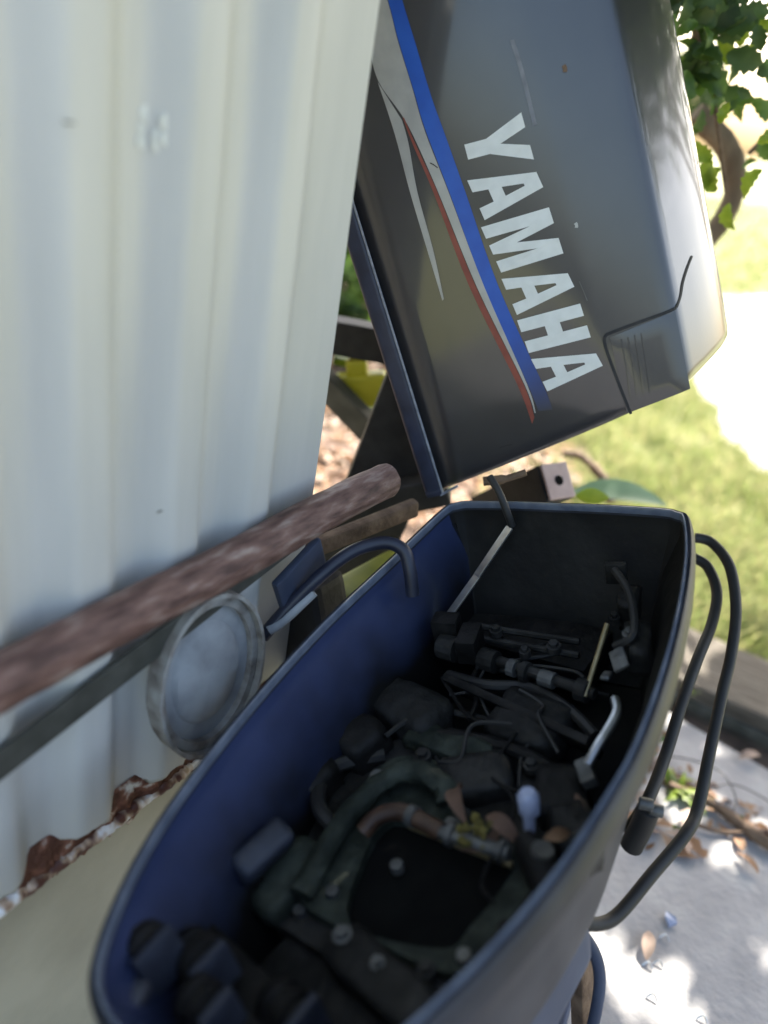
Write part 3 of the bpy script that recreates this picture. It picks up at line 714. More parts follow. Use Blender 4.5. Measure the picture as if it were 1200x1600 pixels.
fs.append(tuple(range(K))); fs.append(tuple((len(stn) - 1) * K + i for i in range(K)))
sh_ = mesh('shell', vs, fs, m_hood, hood, smooth=True)
sd_ = sh_.modifiers.new('thickness', 'SOLIDIFY'); sd_.thickness = .004; sd_.offset = -1
# seal round the open edge
def sealstrip(name, y0, y1, z0, z1, m, u_a=-.002, u_b=.98, bev=.004):
    return MB().box(((u_a + u_b) / 2, (y0 + y1) / 2, (z0 + z1) / 2), (u_b - u_a, abs(y1 - y0), abs(z1 - z0))).build(name, m, hood, bevel=bev, seg=3, smooth=True)
sealstrip('seal', -.030, .001, -.030, -.005, m_seal, bev=.008)
sealstrip('seal', -.030, .001, -.412, -.388, m_seal, bev=.008)
MB().box((.003, -.0145, -.2), (.016, .031, .39)).build('seal', m_seal, hood, bevel=.005, smooth=True)
MB().box((.985, -.0145, -.2), (.016, .031, .39)).build('seal', m_seal, hood, bevel=.005, smooth=True)
MB().bar((-.002, .001, -.0065), (.97, .001, -.0065), .0035, .003).build('seal_edge', m_sealline, hood, bevel=.001)
MB().bar((-.004, -.005, -.008), (.006, .030, -.006), .004, .004).build('seal_edge', m_sealline, hood, bevel=.001)
MB().box((.45, .02, -.2), (.80, .008, .36)).build('inner_baffle', m_black, hood)

def flat(name, loops, m, z=.0012):
    lp = [[Vector((p[0], p[1], 0)) for p in l] for l in loops]
    tri = tessellate_polygon(lp); al = [p for l in lp for p in l]
    return mesh(name, [(p.x, p.y, pz(p.y) + z) for p in al], [tuple(t) for t in tri], m, hood)
def ribbon(name, left, right, m, z=.0012):
    l = spline([(p[0], p[1], 0) for p in left], 5); r = spline([(p[0], p[1], 0) for p in right], 5)
    vs = [(p.x, p.y, pz(p.y) + z) for p in l + r]; k = len(l)
    return mesh(name, vs, [(i, i + 1, k + i + 1, k + i) for i in range(k - 1)], m, hood)
ribbon('silver_stripe', [(0.8410,0.1200,0.0000), (0.7360,0.1060,0.0000), (0.6900,0.0950,0.0000), (0.6360,0.0910,0.0000), (0.5670,0.1150,0.0000), (0.4650,0.1320,0.0000), (0.3140,0.1510,0.0000), (0.1500,0.1830,0.0000), (0.1000,0.1870,0.0000)],
       [(0.8380,0.1300,0.0000), (0.7250,0.1350,0.0000), (0.6730,0.1340,0.0000), (0.6120,0.1360,0.0000), (0.5500,0.1370,0.0000), (0.4600,0.1470,0.0000), (0.3110,0.1620,0.0000), (0.1490,0.1870,0.0000), (0.0990,0.1890,0.0000)], m_silver)
ribbon('silver_pinstripe', [(0.6340,0.0900,0.0000), (0.5600,0.0930,0.0000), (0.4780,0.0910,0.0000), (0.3920,0.0920,0.0000), (0.3110,0.0930,0.0000)], [(0.5750,0.1090,0.0000), (0.5420,0.1090,0.0000), (0.4750,0.1020,0.0000), (0.3890,0.1010,0.0000), (0.3130,0.0960,0.0000)], m_silver)
ribbon('red_stripe', [(0.5780,0.1110,0.0000), (0.5370,0.1150,0.0000), (0.4670,0.1250,0.0000), (0.3180,0.1400,0.0000), (0.1530,0.1720,0.0000), (0.0830,0.1790,0.0000)], [(0.5770,0.1130,0.0000), (0.5370,0.1190,0.0000), (0.4660,0.1310,0.0000), (0.3140,0.1500,0.0000), (0.1500,0.1820,0.0000), (0.0930,0.1850,0.0000)], m_red, .0016)
ribbon('blue_stripe', [(0.8360,0.1350,0.0000), (0.7250,0.1360,0.0000), (0.6720,0.1350,0.0000), (0.6030,0.1370,0.0000), (0.5540,0.1380,0.0000), (0.4600,0.1480,0.0000), (0.3110,0.1620,0.0000), (0.1480,0.1880,0.0000), (0.1010,0.1940,0.0000)],
       [(0.8280,0.1540,0.0000), (0.7180,0.1550,0.0000), (0.6600,0.1570,0.0000), (0.5910,0.1590,0.0000), (0.5350,0.1640,0.0000), (0.4530,0.1710,0.0000), (0.3050,0.1830,0.0000), (0.1420,0.2110,0.0000), (0.0980,0.2160,0.0000)], m_blue)
LET = {
 'A': [[(0, 0), (.30, 0), (.345, .24), (.655, .24), (.70, 0), (1, 0), (.70, 1), (.30, 1)], [(.385, .44), (.47, .76), (.53, .76), (.615, .44)]],
 'Y': [[(.34, 0), (.66, 0), (.66, .36), (1, 1), (.69, 1), (.51, .56), (.31, 1), (0, 1), (.34, .36)]],
 'M': [[(0, 0), (.25, 0), (.26, .66), (.40, 0), (.60, 0), (.74, .66), (.75, 0), (1, 0), (1, 1), (.66, 1), (.50, .40), (.34, 1), (0, 1)]],
 'H': [[(0, 0), (.36, 0), (.36, .38), (.64, .38), (.64, 0), (1, 0), (1, 1), (.64, 1), (.64, .62), (.36, .62), (.36, 1), (0, 1)]],
}
def letter(ch, BL, BR, TL, TR):
    def mpq(p):
        x, y = p
        return tuple(BL[i] * (1 - x) * (1 - y) + BR[i] * x * (1 - y) + TL[i] * (1 - x) * y + TR[i] * x * y for i in range(2))
    flat('letter', [[mpq(p) for p in l] for l in LET[ch]], m_white, .0018)
letter('Y', (0.5370,0.1870), (0.4710,0.1870), (0.5290,0.2750), (0.4640,0.2770))
letter('A', (0.4670,0.1780), (0.4060,0.1880), (0.4640,0.2730), (0.4070,0.2840))
letter('M', (0.3980,0.1800), (0.3260,0.1920), (0.3950,0.2820), (0.3260,0.2870))
letter('A', (0.3170,0.1900), (0.2580,0.1990), (0.3130,0.2830), (0.2580,0.2950))
letter('H', (0.2500,0.1970), (0.1960,0.2020), (0.2480,0.2940), (0.1940,0.2980))
letter('A', (0.1860,0.2030), (0.1290,0.2150), (0.1840,0.2960), (0.1300,0.3100))
# latch cover at the lower right corner: raised plate inside a dark seam
def surf(u, v, off): return (u, v, pz(v) + off)
def strip(name, pts, w, off, m, th=.0012):
    vs = []; fs = []
    P_ = spline([(p[0], p[1], 0) for p in pts], 6)
    for i, p in enumerate(P_):
        t_ = (P_[min(i + 1, len(P_) - 1)] - P_[max(i - 1, 0)]).normalized(); s_ = Vector((-t_.y, t_.x, 0)) * w / 2
        for q in (p - s_, p + s_): vs.append(surf(q.x, q.y, off))
    for i in range(len(P_) - 1): fs.append((2 * i, 2 * i + 1, 2 * i + 3, 2 * i + 2))
    return mesh(name, vs, fs, m, hood)
strip('latch_seam', [(0.0590,0.3310,0.0000), (0.0990,0.3250,0.0000), (0.1440,0.3190,0.0000), (0.1760,0.3160,0.0000), (0.1890,0.3190,0.0000), (0.1920,0.3310,0.0000), (0.1950,0.3720,0.0000), (0.1970,0.4090,0.0000), (0.1990,0.4280,0.0000)], .0045, .0012, m_groove)
strip('top_seam', [(0.1990,0.4280,0.0000), ((0.1990,0.4280,0.0000)[0] + .012, .438, 0), (.228, .446, 0), (.245, .458, 0), (.258, .470, 0)], .004, .0016, m_groove)
vs = []; fs = []
us = np.linspace(.062, .186, 10); vv_ = np.linspace(.325, .425, 8)
for i, u in enumerate(us):
    for j, v in enumerate(vv_):
        e_ = min(i, len(us) - 1 - i, j, len(vv_) - 1 - j)
        vs.append(surf(u + (v - .33) * .10, v, .0020 if e_ else .0006))
for i in range(len(us) - 1):
    for j in range(len(vv_) - 1): fs.append((i * 8 + j, i * 8 + j + 1, (i + 1) * 8 + j + 1, (i + 1) * 8 + j))
lc = mesh('latch_cover', vs, fs, m_hood, hood, smooth=True)
for k_ in range(4):
    v = .335 + k_ * .010
    strip('latch_rib', [(.085, v, 0), (.13, v + .004, 0), (.178, v + .006, 0)], .0020, .0028, m_hood)
strip('scuff_and_highlight', [(0.6200,0.2850,0.0000), (0.5880,0.2880,0.0000), (0.5460,0.2890,0.0000), (0.5070,0.2890,0.0000)], .006, .0012, mat('crease_highlight', (.13, .135, .15), (.20, .21, .23), rough=.5, scale=60))  # pale strip paints the light line along the face crease
for q in (((0.5070,0.1320,0.0000), (0.4970,0.1410,0.0000)), ((0.0560,0.1170,0.0000), (0.0570,0.1390,0.0000)), ((0.2800,0.3000,0.0000), (0.2490,0.3050,0.0000))):
    strip('scuff_and_highlight', [(q[0][0], q[0][1], 0), ((q[0][0] + q[1][0]) / 2 + .001, (q[0][1] + q[1][1]) / 2, 0), (q[1][0], q[1][1], 0)], .0014, .0021, m_groove if q[0][1] < .17 else m_zinc)
for p, r_ in (((0.3590,0.3130,0.0000), .0035), ((0.5630,0.3440,0.0000), .0045)):
    strip('paint_chip', [(p[0] - r_, p[1], 0), (p[0], p[1] + .001, 0), (p[0] + r_, p[1], 0)], r_ * 1.3, .0013, m_silver if r_ < .004 else m_twig)

# ---------------------------------------------------------------- clutter between hood, shed and cowling
tr = empty('trailer_frame', 'black steel trailer frame with post and crossing braces behind the hood', 'frame', Vector((0.0111,1.5000,0.4625)) * Vector((1, 1, 0)) if False else Vector(((-0.0095,1.5200,0.6701)[0], (-0.0095,1.5200,0.6701)[1], 0)))
ti = tr.matrix_world.inverted()
def tb(name, mb, m, bevel=.004):
    o = mb.build(name, m, tr, bevel=bevel); o.matrix_local = ti; return o
pa = Vector((-0.0285,1.5000,0.8466)); pb = Vector((pa.x + .02, pa.y + .02, 0))
tb('post', MB().bar(pa + Vector((.09, 0, .22)), pb + Vector((-.135, 0, 0)), .15, .085, up=(0, 1, 0)), m_black)
tb('cross_beam', MB().bar((-0.2969,1.7500,0.9049), (-0.0085,1.7500,0.9037), .06, .075), m_black)
tb('brace', MB().bar((-0.2182,1.7200,0.8294), (0.0388,1.6000,0.6808), .04, .055), m_darkbar)
tb('foot_beam', MB().bar((-0.0586,1.4200,0.6652), (0.1136,1.4200,0.7427), .05, .06), m_black)
yc = MB()
c0 = Vector((-0.0995,1.7400,0.7952))
ycap = MB().box((0, 0, 0), (.115, .05, .075)).box((-.005, .0, .052), (.046, .04, .04)).build('yellow_clamp', m_yellow, None, bevel=.008)
ycap.matrix_world = Matrix.Translation(c0) @ Matrix.Rotation(R(-14), 4, 'Y')
tag(ycap, 'bright yellow plastic clamp on the black frame brace', 'clamp')
ycap2 = MB().box((0, 0, 0), (.07, .03, .018)).build('yellow_strap', m_leaf2, None, bevel=.004)
ycap2.matrix_world = Matrix.Translation(Vector((-0.1399,1.7800,0.8377))) @ Matrix.Rotation(R(5), 4, 'Y')
tag(ycap2, 'thin yellow green strap above the bright yellow clamp', 'strap')
# dull yellow fuel can below the pipe
can = empty('fuel_can', 'dull yellow green plastic fuel can wedged below the rusty pipe', 'fuel can', Vector((0.0213,1.2200,0.6333)) - Vector((0, 0, .33)))
MB().box((0, 0, .16), (.22, .12, .36), Matrix.Rotation(1.0, 3, 'Z')).build('body', m_olive, can, bevel=.03, seg=4, smooth=True)
MB().tube([(.02, 0, .32), (.02, 0, .36)], .025, 14).build('cap', m_black, can, bevel=.004)
# dark plastic tank body at the wall corner and hoses
tank = MB().box((0, 0, 0), (.13, .09, .16)).build('battery_box', m_black, None, bevel=.02, seg=3)
tank.matrix_world = Matrix.Translation(Vector((-0.0969,1.1000,0.6072))) @ Matrix.Rotation(R(-28), 4, 'Z') @ Matrix.Rotation(R(-20), 4, 'Y')
tag(tank, 'black plastic box tucked behind the left rim of the cowling', 'box')
def loose(name, pts, r, m, label, cat, n=12, sub=8, jit=0):
    o = MB().tube(spline(pts, sub), r, n, jit=jit).build(name, m, None, smooth=True)
    return tag(o, label, cat)
loose('control_cable', [(-0.1402,0.9300,0.6830), (-0.1111,0.9500,0.7263), (-0.0737,0.9700,0.7766), (-0.0353,1.0000,0.8079), (0.0080,1.0200,0.8206), (0.0376,1.0200,0.8137), (0.0519,1.0100,0.7894), (0.0636,1.0000,0.7531)], .010, m_bluerubber, 'dark blue cable looping over the left rim of the cowling', 'cable')
loose('grey_tube', [(-0.1320,0.9300,0.6962), (-0.1124,0.9400,0.7127), (-0.0787,0.9600,0.7544)], .0075, m_pale, 'short pale grey tube beside the blue cable', 'tube')
br = MB().box((0, 0, 0), (.10, .012, .075)).build('grey_bracket', m_leg, None, bevel=.004)
br.matrix_world = Matrix.Translation(Vector((-0.1020,0.9800,0.7643))) @ Matrix.Rotation(R(60), 4, 'Z') @ Matrix.Rotation(R(-25), 4, 'Y')
tag(br, 'grey steel bracket under the rusty pipe near the black box', 'bracket')
rb = MB().bar((-0.1553,1.0800,0.7146), (0.0536,1.2600,0.7669), .02, .032).build('brown_bar', m_twig, None, bevel=.006)  # brown bar set below the pipe
tag(rb, 'dark brown bar just under the long pipe near the shed corner', 'rail')
rod_ = loose('tie_cord', [(0.1535,1.1600,0.8922), (0.1713,1.1400,0.8771), (0.1889,1.1300,0.8516), (0.2023,1.1300,0.8290)], .006, m_rubber, 'black cord hanging from the hood over the rear rim', 'cord')
loose('twig_stub', [(0.1504,1.2000,0.8648), (0.1848,1.2000,0.8764), (0.2144,1.2000,0.8938)], [.008] * 8 + [.006] * 9, m_twig, 'short brown twig caught between the hood and the rim', 'twig', 8)
# dark beam with pink primed end
bm_ = empty('beam_stub', 'black box beam with pinkish primed end behind the rear rim', 'beam', Vector(((0.3233,1.5000,0.7464)[0], (0.3233,1.5000,0.7464)[1], 0)))
bi = bm_.matrix_world.inverted()
e0 = Vector((0.3241,1.4600,0.7770)); e1 = Vector((0.2234,1.6000,0.6146))
q = MB().bar(e0 + (e1 - e0).normalized() * .004, e1, .07, .075).build('beam', m_black, bm_, bevel=.004); q.matrix_local = bi
dd = (e0 - e1).normalized()
q = MB().bar(e0, e0 + dd * .006, .068, .073).build('end_plate', m_pink, bm_, bevel=.003); q.matrix_local = bi
q = MB().cyl(e0 + dd * .004, e0 + dd * .008, .010, 12).build('bolt_hole', m_void, bm_); q.matrix_local = bi
bp_ = MB().bar(e1 + Vector((.0, .0, -.02)), Vector((e1.x, e1.y, 0)), .06, .06, up=(0, 1, 0)).build('leg', m_black, bm_, bevel=.004); bp_.matrix_local = bi

# leaf shapes
def leafmesh(name, L, W_, curl, m, n=7, fold=.15, jag=0.0):
    vs = []; fs = []
    for i in range(n + 1):
        t_ = i / n; w = W_ * math.sin(math.pi * min(1, t_ * .96 + .03)) ** .8 * (1 - .25 * t_) * (1 + jag * (1 if i % 2 else -1))
        z = curl * L * (t_ - t_ * t_) * 4 * .3 - curl * L * t_ * t_ * .4
        for s_ in (-1, 0, 1): vs.append((t_ * L, s_ * w / 2, z + (abs(s_) * fold * w)))
    for i in range(n):
        for j in range(2): fs.append((i * 3 + j, i * 3 + j + 1, i * 3 + j + 4, i * 3 + j + 3))
    me = bpy.data.meshes.new(name); me.from_pydata(vs, [], fs)
    for p in me.polygons: p.use_smooth = True
    me.materials.append(m)
    return me
def put(name, me, loc, rot, sc=1.0, parent=None):
    o = bpy.data.objects.new(name, me); COL.objects.link(o)
    o.location = loc; o.rotation_euler = rot; o.scale = (sc,) * 3
    if parent is not None: o.parent = parent; o.matrix_parent_inverse = parent.matrix_world.inverted()
    return o
bl = put('broad_leaf', leafmesh('broad_leaf', .26, .085, .25, m_leafp), (0.4935,2.0000,0.5254), (R(25), R(-6), R(0)))
tag(bl, 'pale green broad leaf lying behind the rear rim of the cowling', 'leaf')
sl_ = put('small_leaf', leafmesh('small_leaf', .07, .04, .1, m_leaf2), (0.3917,1.5500,0.7134), (R(50), R(-8), R(0)))
tag(sl_, 'small bright yellow green leaf at the rear rim', 'leaf')
loose('fallen_branch', [(0.5275,2.4000,0.4754), (0.5789,2.4000,0.4765), (0.6216,2.3500,0.4667), (0.6536,2.3000,0.4472), (0.6780,2.2500,0.4031)], [.012] * 16 + [.016] * 17, m_twig, 'curved brown branch on the grass just below the hood', 'branch', 8, 8, .1)
# dry leaves in the cowling
dl = [leafmesh('dry_leaf', .055, .026, .9, m_dry3), leafmesh('dry_leaf', .05, .022, -.8, m_dry3), leafmesh('dry_leaf', .036, .018, .7, m_dry)]
def panput(name, me, p, rot, sc, label, group=None):
    o = bpy.data.objects.new(name, me); COL.objects.link(o)
    o.matrix_world = PF @ Matrix.Translation(Vector(p)) @ Matrix.Rotation(rot[2], 4, 'Z') @ Matrix.Rotation(rot[0], 4, 'X') @ Matrix.Rotation(rot[1], 4, 'Y') @ Matrix.Scale(sc, 4)
    return tag(o, label, 'leaf', group)
panput('dry_leaf', dl[0], (0.4670,-0.0060,-0.1200), (.5, -.4, .5), 1.0, 'curled orange brown leaf inside the cowling above the steel tube', 'dry leaves inside the cowling')
panput('dry_leaf', dl[0], (0.5010,0.0370,-0.1150), (.2, .2, 1.2), .9, 'flat tan leaf beside the pale blue cap', 'dry leaves inside the cowling')
panput('dry_leaf', dl[2], (0.5160,0.1090,-0.1100), (.6, .1, 2.2), .9, 'pale leaf scrap against the right wall of the cowling', 'dry leaves inside the cowling')
panput('dry_leaf', dl[1], (0.5090,0.0550,-0.1150), (.2, .3, -.6), 1.0, 'dark brown leaf next to the yellow lichen lump', 'dry leaves inside the cowling')
panput('dry_leaf', dl[1], (0.4400,0.1230,-0.1200), (.4, .1, .3), .7, 'small dark leaf by the bent steel link', 'dry leaves inside the cowling')
lm = MB()
for _ in range(22):
    p = Vector((0.5260,0.0330,-0.1130)) + Vector((random.uniform(-.022, .022), random.uniform(-.016, .016), random.uniform(-.004, .006)))
    lm.box(p, (random.uniform(.003, .0075),) * 3, Matrix.Rotation(random.uniform(0, 3), 3, 'X') @ Matrix.Rotation(random.uniform(0, 3), 3, 'Z'))
lo2 = lm.build('lichen_lump', m_moss, None, smooth=True); lo2.matrix_world = PF
tag(lo2, 'crumbly yellow lichen lump on the steel tube inside the cowling', 'lichen')

# ---------------------------------------------------------------- things on the paving
litter(420, lambda n: np.column_stack([o_.x + jd.x * (tt := rng.uniform(-.15, 1.0, n)) + p_.x * (bb := rng.normal(0, .028, n)), o_.y + jd.y * tt + p_.y * bb, rng.uniform(-.006, .006, n)]), .012, .05, 'joint_debris', 'dry leaf crumbs and bark packed into the paving joint')
st = [(0.8054,1.5032,0.0200), (0.8978,1.4637,0.0200), (0.9589,1.4099,0.0200), (1.0217,1.3508,0.0200)]
loose('fallen_stick', st, [.009] * 12 + [.013] * 13, m_twig, 'brown stick lying along the joint between the paving slabs', 'stick', 8, 8, .12)
loose('fallen_stick', [(0.8348,1.3960,0.0150), (0.9092,1.3871,0.0120), (1.0016,1.4006,0.0200)], .005, m_twig, 'thin twig on the paving just below the brown stick', 'stick', 6)
loose('wire_loop', [(0.8270,1.6165,0.0100), (0.8972,1.5909,0.0300), (0.9335,1.5266,0.0600), (0.9476,1.4576,0.0500), (0.9423,1.4435,0.0100)], .0016, m_rubber, 'thin black wire looping over the rear paving slab', 'wire', 6)
loose('wire_loop', [(0.8794,1.4990,0.0100), (0.9545,1.5193,0.0400), (1.0412,1.5169,0.0200), (1.0816,1.4848,0.0100)], .0016, m_rubber, 'thin black wire crossing the brown stick', 'wire', 6)
pls = [leafmesh('paving_leaf', .07, .03, .4, m_dry2), leafmesh('paving_leaf', .06, .028, .3, m_dry)]
for k_, (p, lab) in enumerate((((1.0309,1.6530,0.0120), 'tan dry leaf on the rear slab close to the sleeper'), ((0.9576,1.2837,0.0120), 'orange dry leaf at the right edge below the joint'), ((0.6511,1.0245,0.0120), 'pale dry leaf on the front slab near the clamp bracket'), ((0.9381,1.3377,0.0140), 'brown dry leaf right under the thin twig'))):
    tag(put('paving_leaf', pls[k_ % 2], p, (random.uniform(-.3, .3), random.uniform(-.2, .2), random.uniform(0, 6))), lab, 'leaf', 'dry leaves on the paving')
chip = mesh('plastic_chip', [(0, 0, 0), (.03, .004, .002), (.034, .02, .006), (.02, .045, .003), (.004, .03, .006), (.0, 0, .006), (.03, .004, .009), (.034, .02, .012), (.02, .045, .009), (.004, .03, .012)], [(0, 1, 2, 3, 4), (5, 9, 8, 7, 6), (0, 5, 6, 1), (1, 6, 7, 2), (2, 7, 8, 3), (3, 8, 9, 4), (4, 9, 5, 0)], m_chip)
chip.scale = (.7, .7, .7); chip.location = (0.7168,1.1091,0.0060); chip.rotation_euler[2] = .4
tag(chip, 'small blue plastic scrap lying on the front paving slab', 'scrap')
cl = MB()
for p in ((0.6922,1.0847,0.0040), (0.6665,1.0261,0.0040), (0.6388,0.9548,0.0040), (0.7264,0.9304,0.0040), (0.6434,1.0179,0.0040)):
    cl.tube(spline([Vector(p), Vector(p) + Vector((.012, .004, .008)), Vector(p) + Vector((.018, -.006, .002))], 3), .0018, 6)
tag(cl.build('metal_clips', m_steel), 'tiny bright curled metal scraps scattered on the front slab', 'scraps', kind='stuff')
wdm = [leafmesh('weed_leaf', .06, .016, .5, m_leaf2), leafmesh('weed_leaf', .05, .016, .5, m_leaf)]
def weed(c, n, label, sc):
    w = empty('weed', label, 'weed', Vector(c), 'weeds in the paving joints')
    for i in range(n):
        o = bpy.data.objects.new('leaf', wdm[i % 2]); COL.objects.link(o); o.parent = w
        o.location = (random.uniform(-.02, .02) * sc, random.uniform(-.02, .02) * sc, 0); o.scale = (sc * random.uniform(.6, 1.2),) * 3
        o.rotation_euler = (random.uniform(-.4, .4), -random.uniform(.2, 1.2), random.uniform(0, 6.3))
    return w
weed((0.8203,1.5048,0.0000), 26, 'yellow green weed tuft at the left end of the paving joint', .95)
weed((0.8646,1.4603,0.0000), 10, 'small weed sprig beside the brown stick', .6)
weed((0.9347,1.8149,0.0700), 7, 'tiny weed sprig on top of the timber sleeper', .5)

# ---------------------------------------------------------------- vine and arched stem beside the hood
vine = empty('vine', 'leafy climbing vine hanging beside the top right of the hood', 'vine', Vector((0.4618,1.9000,1.6523)))
vi = vine.matrix_world.inverted()
stems = [[(0.3007,1.7500,1.7282), (0.3826,1.8000,1.6306), (0.4352,1.8500,1.5796), (0.4836,1.8500,1.5210), (0.5203,1.8500,1.4463), (0.5844,1.8500,1.3228)],
         [(0.5704,1.9000,1.7621), (0.4988,1.9000,1.6897), (0.4533,1.9000,1.6402), (0.4267,1.8500,1.5674), (0.4507,1.8500,1.5157)],
         [(0.7296,2.0000,1.5270), (0.6784,2.0000,1.4434), (0.6519,2.0000,1.4002)], [(0.6862,2.0000,1.7619), (0.6080,2.0000,1.6616), (0.5906,2.0000,1.6011)]]
for st_ in stems:
    o = MB().tube(spline(st_, 5), .005, 6).build('stem', m_twig, vine, smooth=True); o.matrix_local = vi
lv = [leafmesh('vine_leaf', .085, .060, .3, m_leafd, 9, .2, .16), leafmesh('vine_leaf', .085, .055, .5, m_leaf, 9, .25, .14), leafmesh('vine_leaf', .075, .045, .6, m_leaf2, 9, .3, .18)]
spots = [(1060,8,1.8,0),(1085,15,1.8,0),(1110,5,1.85,1),(1140,10,1.85,0),(1070,30,1.8,0),(1120,60,1.85,0),(1135,85,1.85,0),(1110,100,1.85,0),(1128,120,1.85,0),(1080,85,1.8,0),(1075,110,1.8,1),(1105,130,1.85,0),(1130,150,1.85,1),(1150,100,1.9,2),(1095,150,1.85,1),(1185,30,1.9,2),(1198,10,1.9,2),(1112,250,1.8,2),(1125,262,1.8,2),(1118,300,1.8,2),(1110,180,1.85,1),(1198,190,1.95,1),(1190,215,1.95,1),(1115,40,1.85,0),(1050,-15,1.8,0),(1100,-25,1.8,0),(1150,-15,1.85,0),(1195,110,1.95,1),(1130,20,1.9,1)]
sp = [(0.3714,1.8000,1.6208), (0.4024,1.8000,1.6183), (0.4397,1.8500,1.6389), (0.4767,1.8500,1.6393), (0.3901,1.8000,1.6010), (0.4711,1.8500,1.5852), (0.4983,1.8500,1.5622), (0.4737,1.8500,1.5417), (0.5030,1.8500,1.5240), (0.4204,1.8000,1.5477), (0.4232,1.8000,1.5211), (0.4788,1.8500,1.5089), (0.5170,1.8500,1.4922), (0.5361,1.9000,1.5534), (0.4740,1.8500,1.4854), (0.5514,1.9000,1.6336), (0.5593,1.9000,1.6564), (0.5198,1.8000,1.3773), (0.5406,1.8000,1.3664), (0.5474,1.8000,1.3213), (0.5040,1.8500,1.4554), (0.6499,1.9500,1.4653), (0.6507,1.9500,1.4343), (0.4579,1.8500,1.6047), (0.3525,1.8000,1.6413), (0.4064,1.8000,1.6595), (0.4794,1.8500,1.6657), (0.6113,1.9500,1.5553), (0.4812,1.9000,1.6337)]
for s_, p in zip(spots, sp):
    o = bpy.data.objects.new('leaf', lv[s_[3]]); COL.objects.link(o); o.parent = vine
    o.matrix_local = vi @ Matrix.Translation(Vector(p)) @ Matrix.Rotation(random.uniform(0, 6.28), 4, 'Y') @ Matrix.Rotation(R(90) + random.uniform(-.7, .7), 4, 'X') @ Matrix.Scale(random.uniform(.55, 1.15), 4)
    for q in range(2):
        o2 = o.copy(); COL.objects.link(o2); o2.parent = vine
        o2.matrix_local = vi @ Matrix.Translation(Vector(p) + Vector((random.uniform(-.07, .07), random.uniform(-.1, .1), random.uniform(-.07, .09)))) @ Matrix.Rotation(random.uniform(0, 6.28), 4, 'Y') @ Matrix.Rotation(R(90) + random.uniform(-1.1, 1.1), 4, 'X') @ Matrix.Scale(random.uniform(.35, .8), 4)
loose('arched_stem', [(0.5871,2.3000,1.4654), (0.6266,2.3000,1.4455), (0.6828,2.3000,1.4117), (0.7238,2.3000,1.3625), (0.7467,2.3000,1.2996), (0.7396,2.3000,1.2345), (0.7186,2.3000,1.1817), (0.7020,2.3000,1.1030)], [.030] * 28 + [.026] * 29, m_bark, 'thick brown arched stem just right of the hood edge', 'stem', 12, 8, .06)

# ---------------------------------------------------------------- trees, hedge and pale house in the background
def tree(name, label, base, h, crown_c, crown_r, nleaf, ls, lmats, trunk_r, group='trees around the yard', limbs=7, keep=None):
    t = empty(name, label, 'tree', Vector(base), group)
    top = Vector((crown_c[0] - base[0], crown_c[1] - base[1], crown_c[2] - base[2]))
    tm = MB(); mid = Vector((top.x * .25 + .1, top.y * .25, top.z * .55))
    tm.tube(spline([(0, 0, -.1), mid * .5 + Vector((.05, 0, 0)), mid, top], 6), [trunk_r * (1 - .8 * i / 18) for i in range(19)], 10, jit=.06)
    for i in range(limbs):
        a_ = i * 2.4; e_ = Vector((math.cos(a_) * crown_r[0] * .8, math.sin(a_) * crown_r[1] * .8, random.uniform(-.3, .5) * crown_r[2]))
        tm.tube(spline([mid, mid.lerp(top, .5) + e_ * .35, top + e_], 5), [trunk_r * .45 * (1 - .85 * k / 10) for k in range(11)], 6)
    tm.build('trunk', m_bark, t, smooth=True)
    nc = max(14, nleaf // 130)
    cc = rng.normal(0, 1, (nc, 3)); cc /= np.linalg.norm(cc, axis=1)[:, None]; cc *= (rng.random(nc) ** .4)[:, None]
    cl_ = rng.integers(0, nc, nleaf)
    P_ = (cc[cl_] + rng.normal(0, .17, (nleaf, 3))) * np.array(crown_r) + np.array(top)
    if keep is not None:
        ok = keep(P_ + np.array(base)); P_ = P_[ok]; cl_ = cl_[ok]; nleaf = len(P_)
    d1 = rng.normal(0, 1, (nleaf, 3)); d1 /= np.linalg.norm(d1, axis=1)[:, None]
    d2 = np.cross(d1, rng.normal(0, 1, (nleaf, 3))); d2 /= np.linalg.norm(d2, axis=1)[:, None]
    s_ = ls * rng.uniform(.6, 1.3, nleaf)[:, None]
    V = np.stack([P_ - d1 * s_, P_ + d2 * s_ * .45, P_ + d1 * s_, P_ - d2 * s_ * .45], 1).reshape(-1, 3)
    F = np.arange(nleaf * 4).reshape(-1, 4)
    o = fastmesh('crown', V, F, lmats[0], lmats[1:], np.minimum(cl_ % 4, len(lmats) - 1)); o.parent = t
    return t
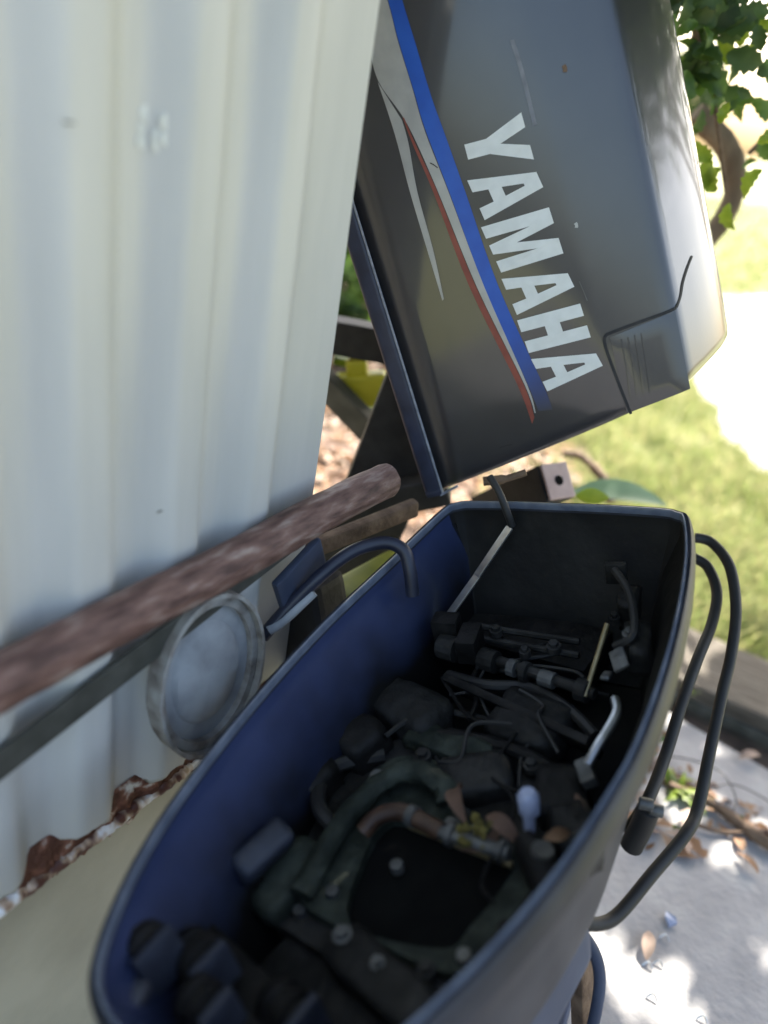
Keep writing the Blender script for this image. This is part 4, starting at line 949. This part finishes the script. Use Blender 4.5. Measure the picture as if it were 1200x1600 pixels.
def sunspot(P_):  # crown shaped for light: leaves dropped along sun rays to hood edge and slab
    k = (P_[:, 1] - 1.22) / SD.y
    q = P_ - k[:, None] * np.array(SD)[None, :]
    x, z = q[:, 0], q[:, 2]
    cx = .375 - (z - .98) * .50
    g0 = P_ - (P_[:, 2] / SD.z)[:, None] * np.array(SD)[None, :]
    gap = (g0[:, 0] > .55) & (g0[:, 1] < 1.9) & (np.sin(g0[:, 0] * 15 + g0[:, 1] * 5) + np.sin(g0[:, 1] * 17 - g0[:, 0] * 4) + np.sin(g0[:, 0] * 31 + g0[:, 1] * 27) * .6 > .45)
    return ~gap & ~((z > .93) & (z < 1.38) & (np.abs(x - cx) < .075))
tree('shade_tree', 'spreading shade tree overhanging the yard from above the frame', (3.3, 4.6, 0), 4, (1.25, 2.6, 3.0), (1.9, 2.1, .75), 21000, .078, [m_leaf, m_leafd, m_leaf], .11, keep=sunspot)  # out-of-view crown, placed and thickened to shade the cowling
for k_, (x, y, h, lab) in enumerate(((7.5, 33, 4.5, 'rounded green tree at the far end of the lawn'), (2.5, 30, 5, 'bushy tree beyond the lawn hidden partly by the hood'), (-3, 16, 5, 'dark tree behind the shed corner'))):
    tree('garden_tree', lab, (x, y, -.03), h, (x + .3, y, h * .62), (h * .36, h * .36, h * .34), 4000, .13, [m_leafd, m_leaf, m_leafd], .16)
tree('shrub', 'dark leafy shrub seen through the gap between shed and hood', (-.55, 5.6, -.03), .9, (-.5, 5.6, .55), (.65, .6, .5), 2600, .06, [m_leafd, m_leaf, m_leafd], .03, group='shrubs behind the shed')  # added to darken the bright gap behind the shed corner
tree('shrub', 'low shrub behind the black frame post', (-.25, 4.3, -.03), .6, (-.25, 4.3, .30), (.35, .3, .28), 900, .05, [m_leafd, m_leafd, m_leaf], .02, group='shrubs behind the shed')
hs = empty('pale_house', 'pale rendered house with grey roof far behind the vine', 'house', Vector((12.5, 23.5, -.03)))
MB().box((0, 0, 1.0), (5.5, 3.5, 2.1)).build('wall', m_house, hs, bevel=.02, seg=1)
mesh('roof', [(-3, -2.1, 2.05), (3, -2.1, 2.05), (3, 2.1, 2.05), (-3, 2.1, 2.05), (-3, 0, 3.0), (3, 0, 3.0)], [(0, 1, 5, 4), (2, 3, 4, 5), (0, 4, 3), (1, 2, 5), (0, 3, 2, 1)], m_roof, hs)
for x in (-1.6, .8):
    w = MB().box((x, -1.76, 1.2), (1.1, .06, .9)).build('window', m_white, hs)
    q = MB().box((x, -1.80, 1.2), (.95, .03, .75)).build('pane', m_glass, w)
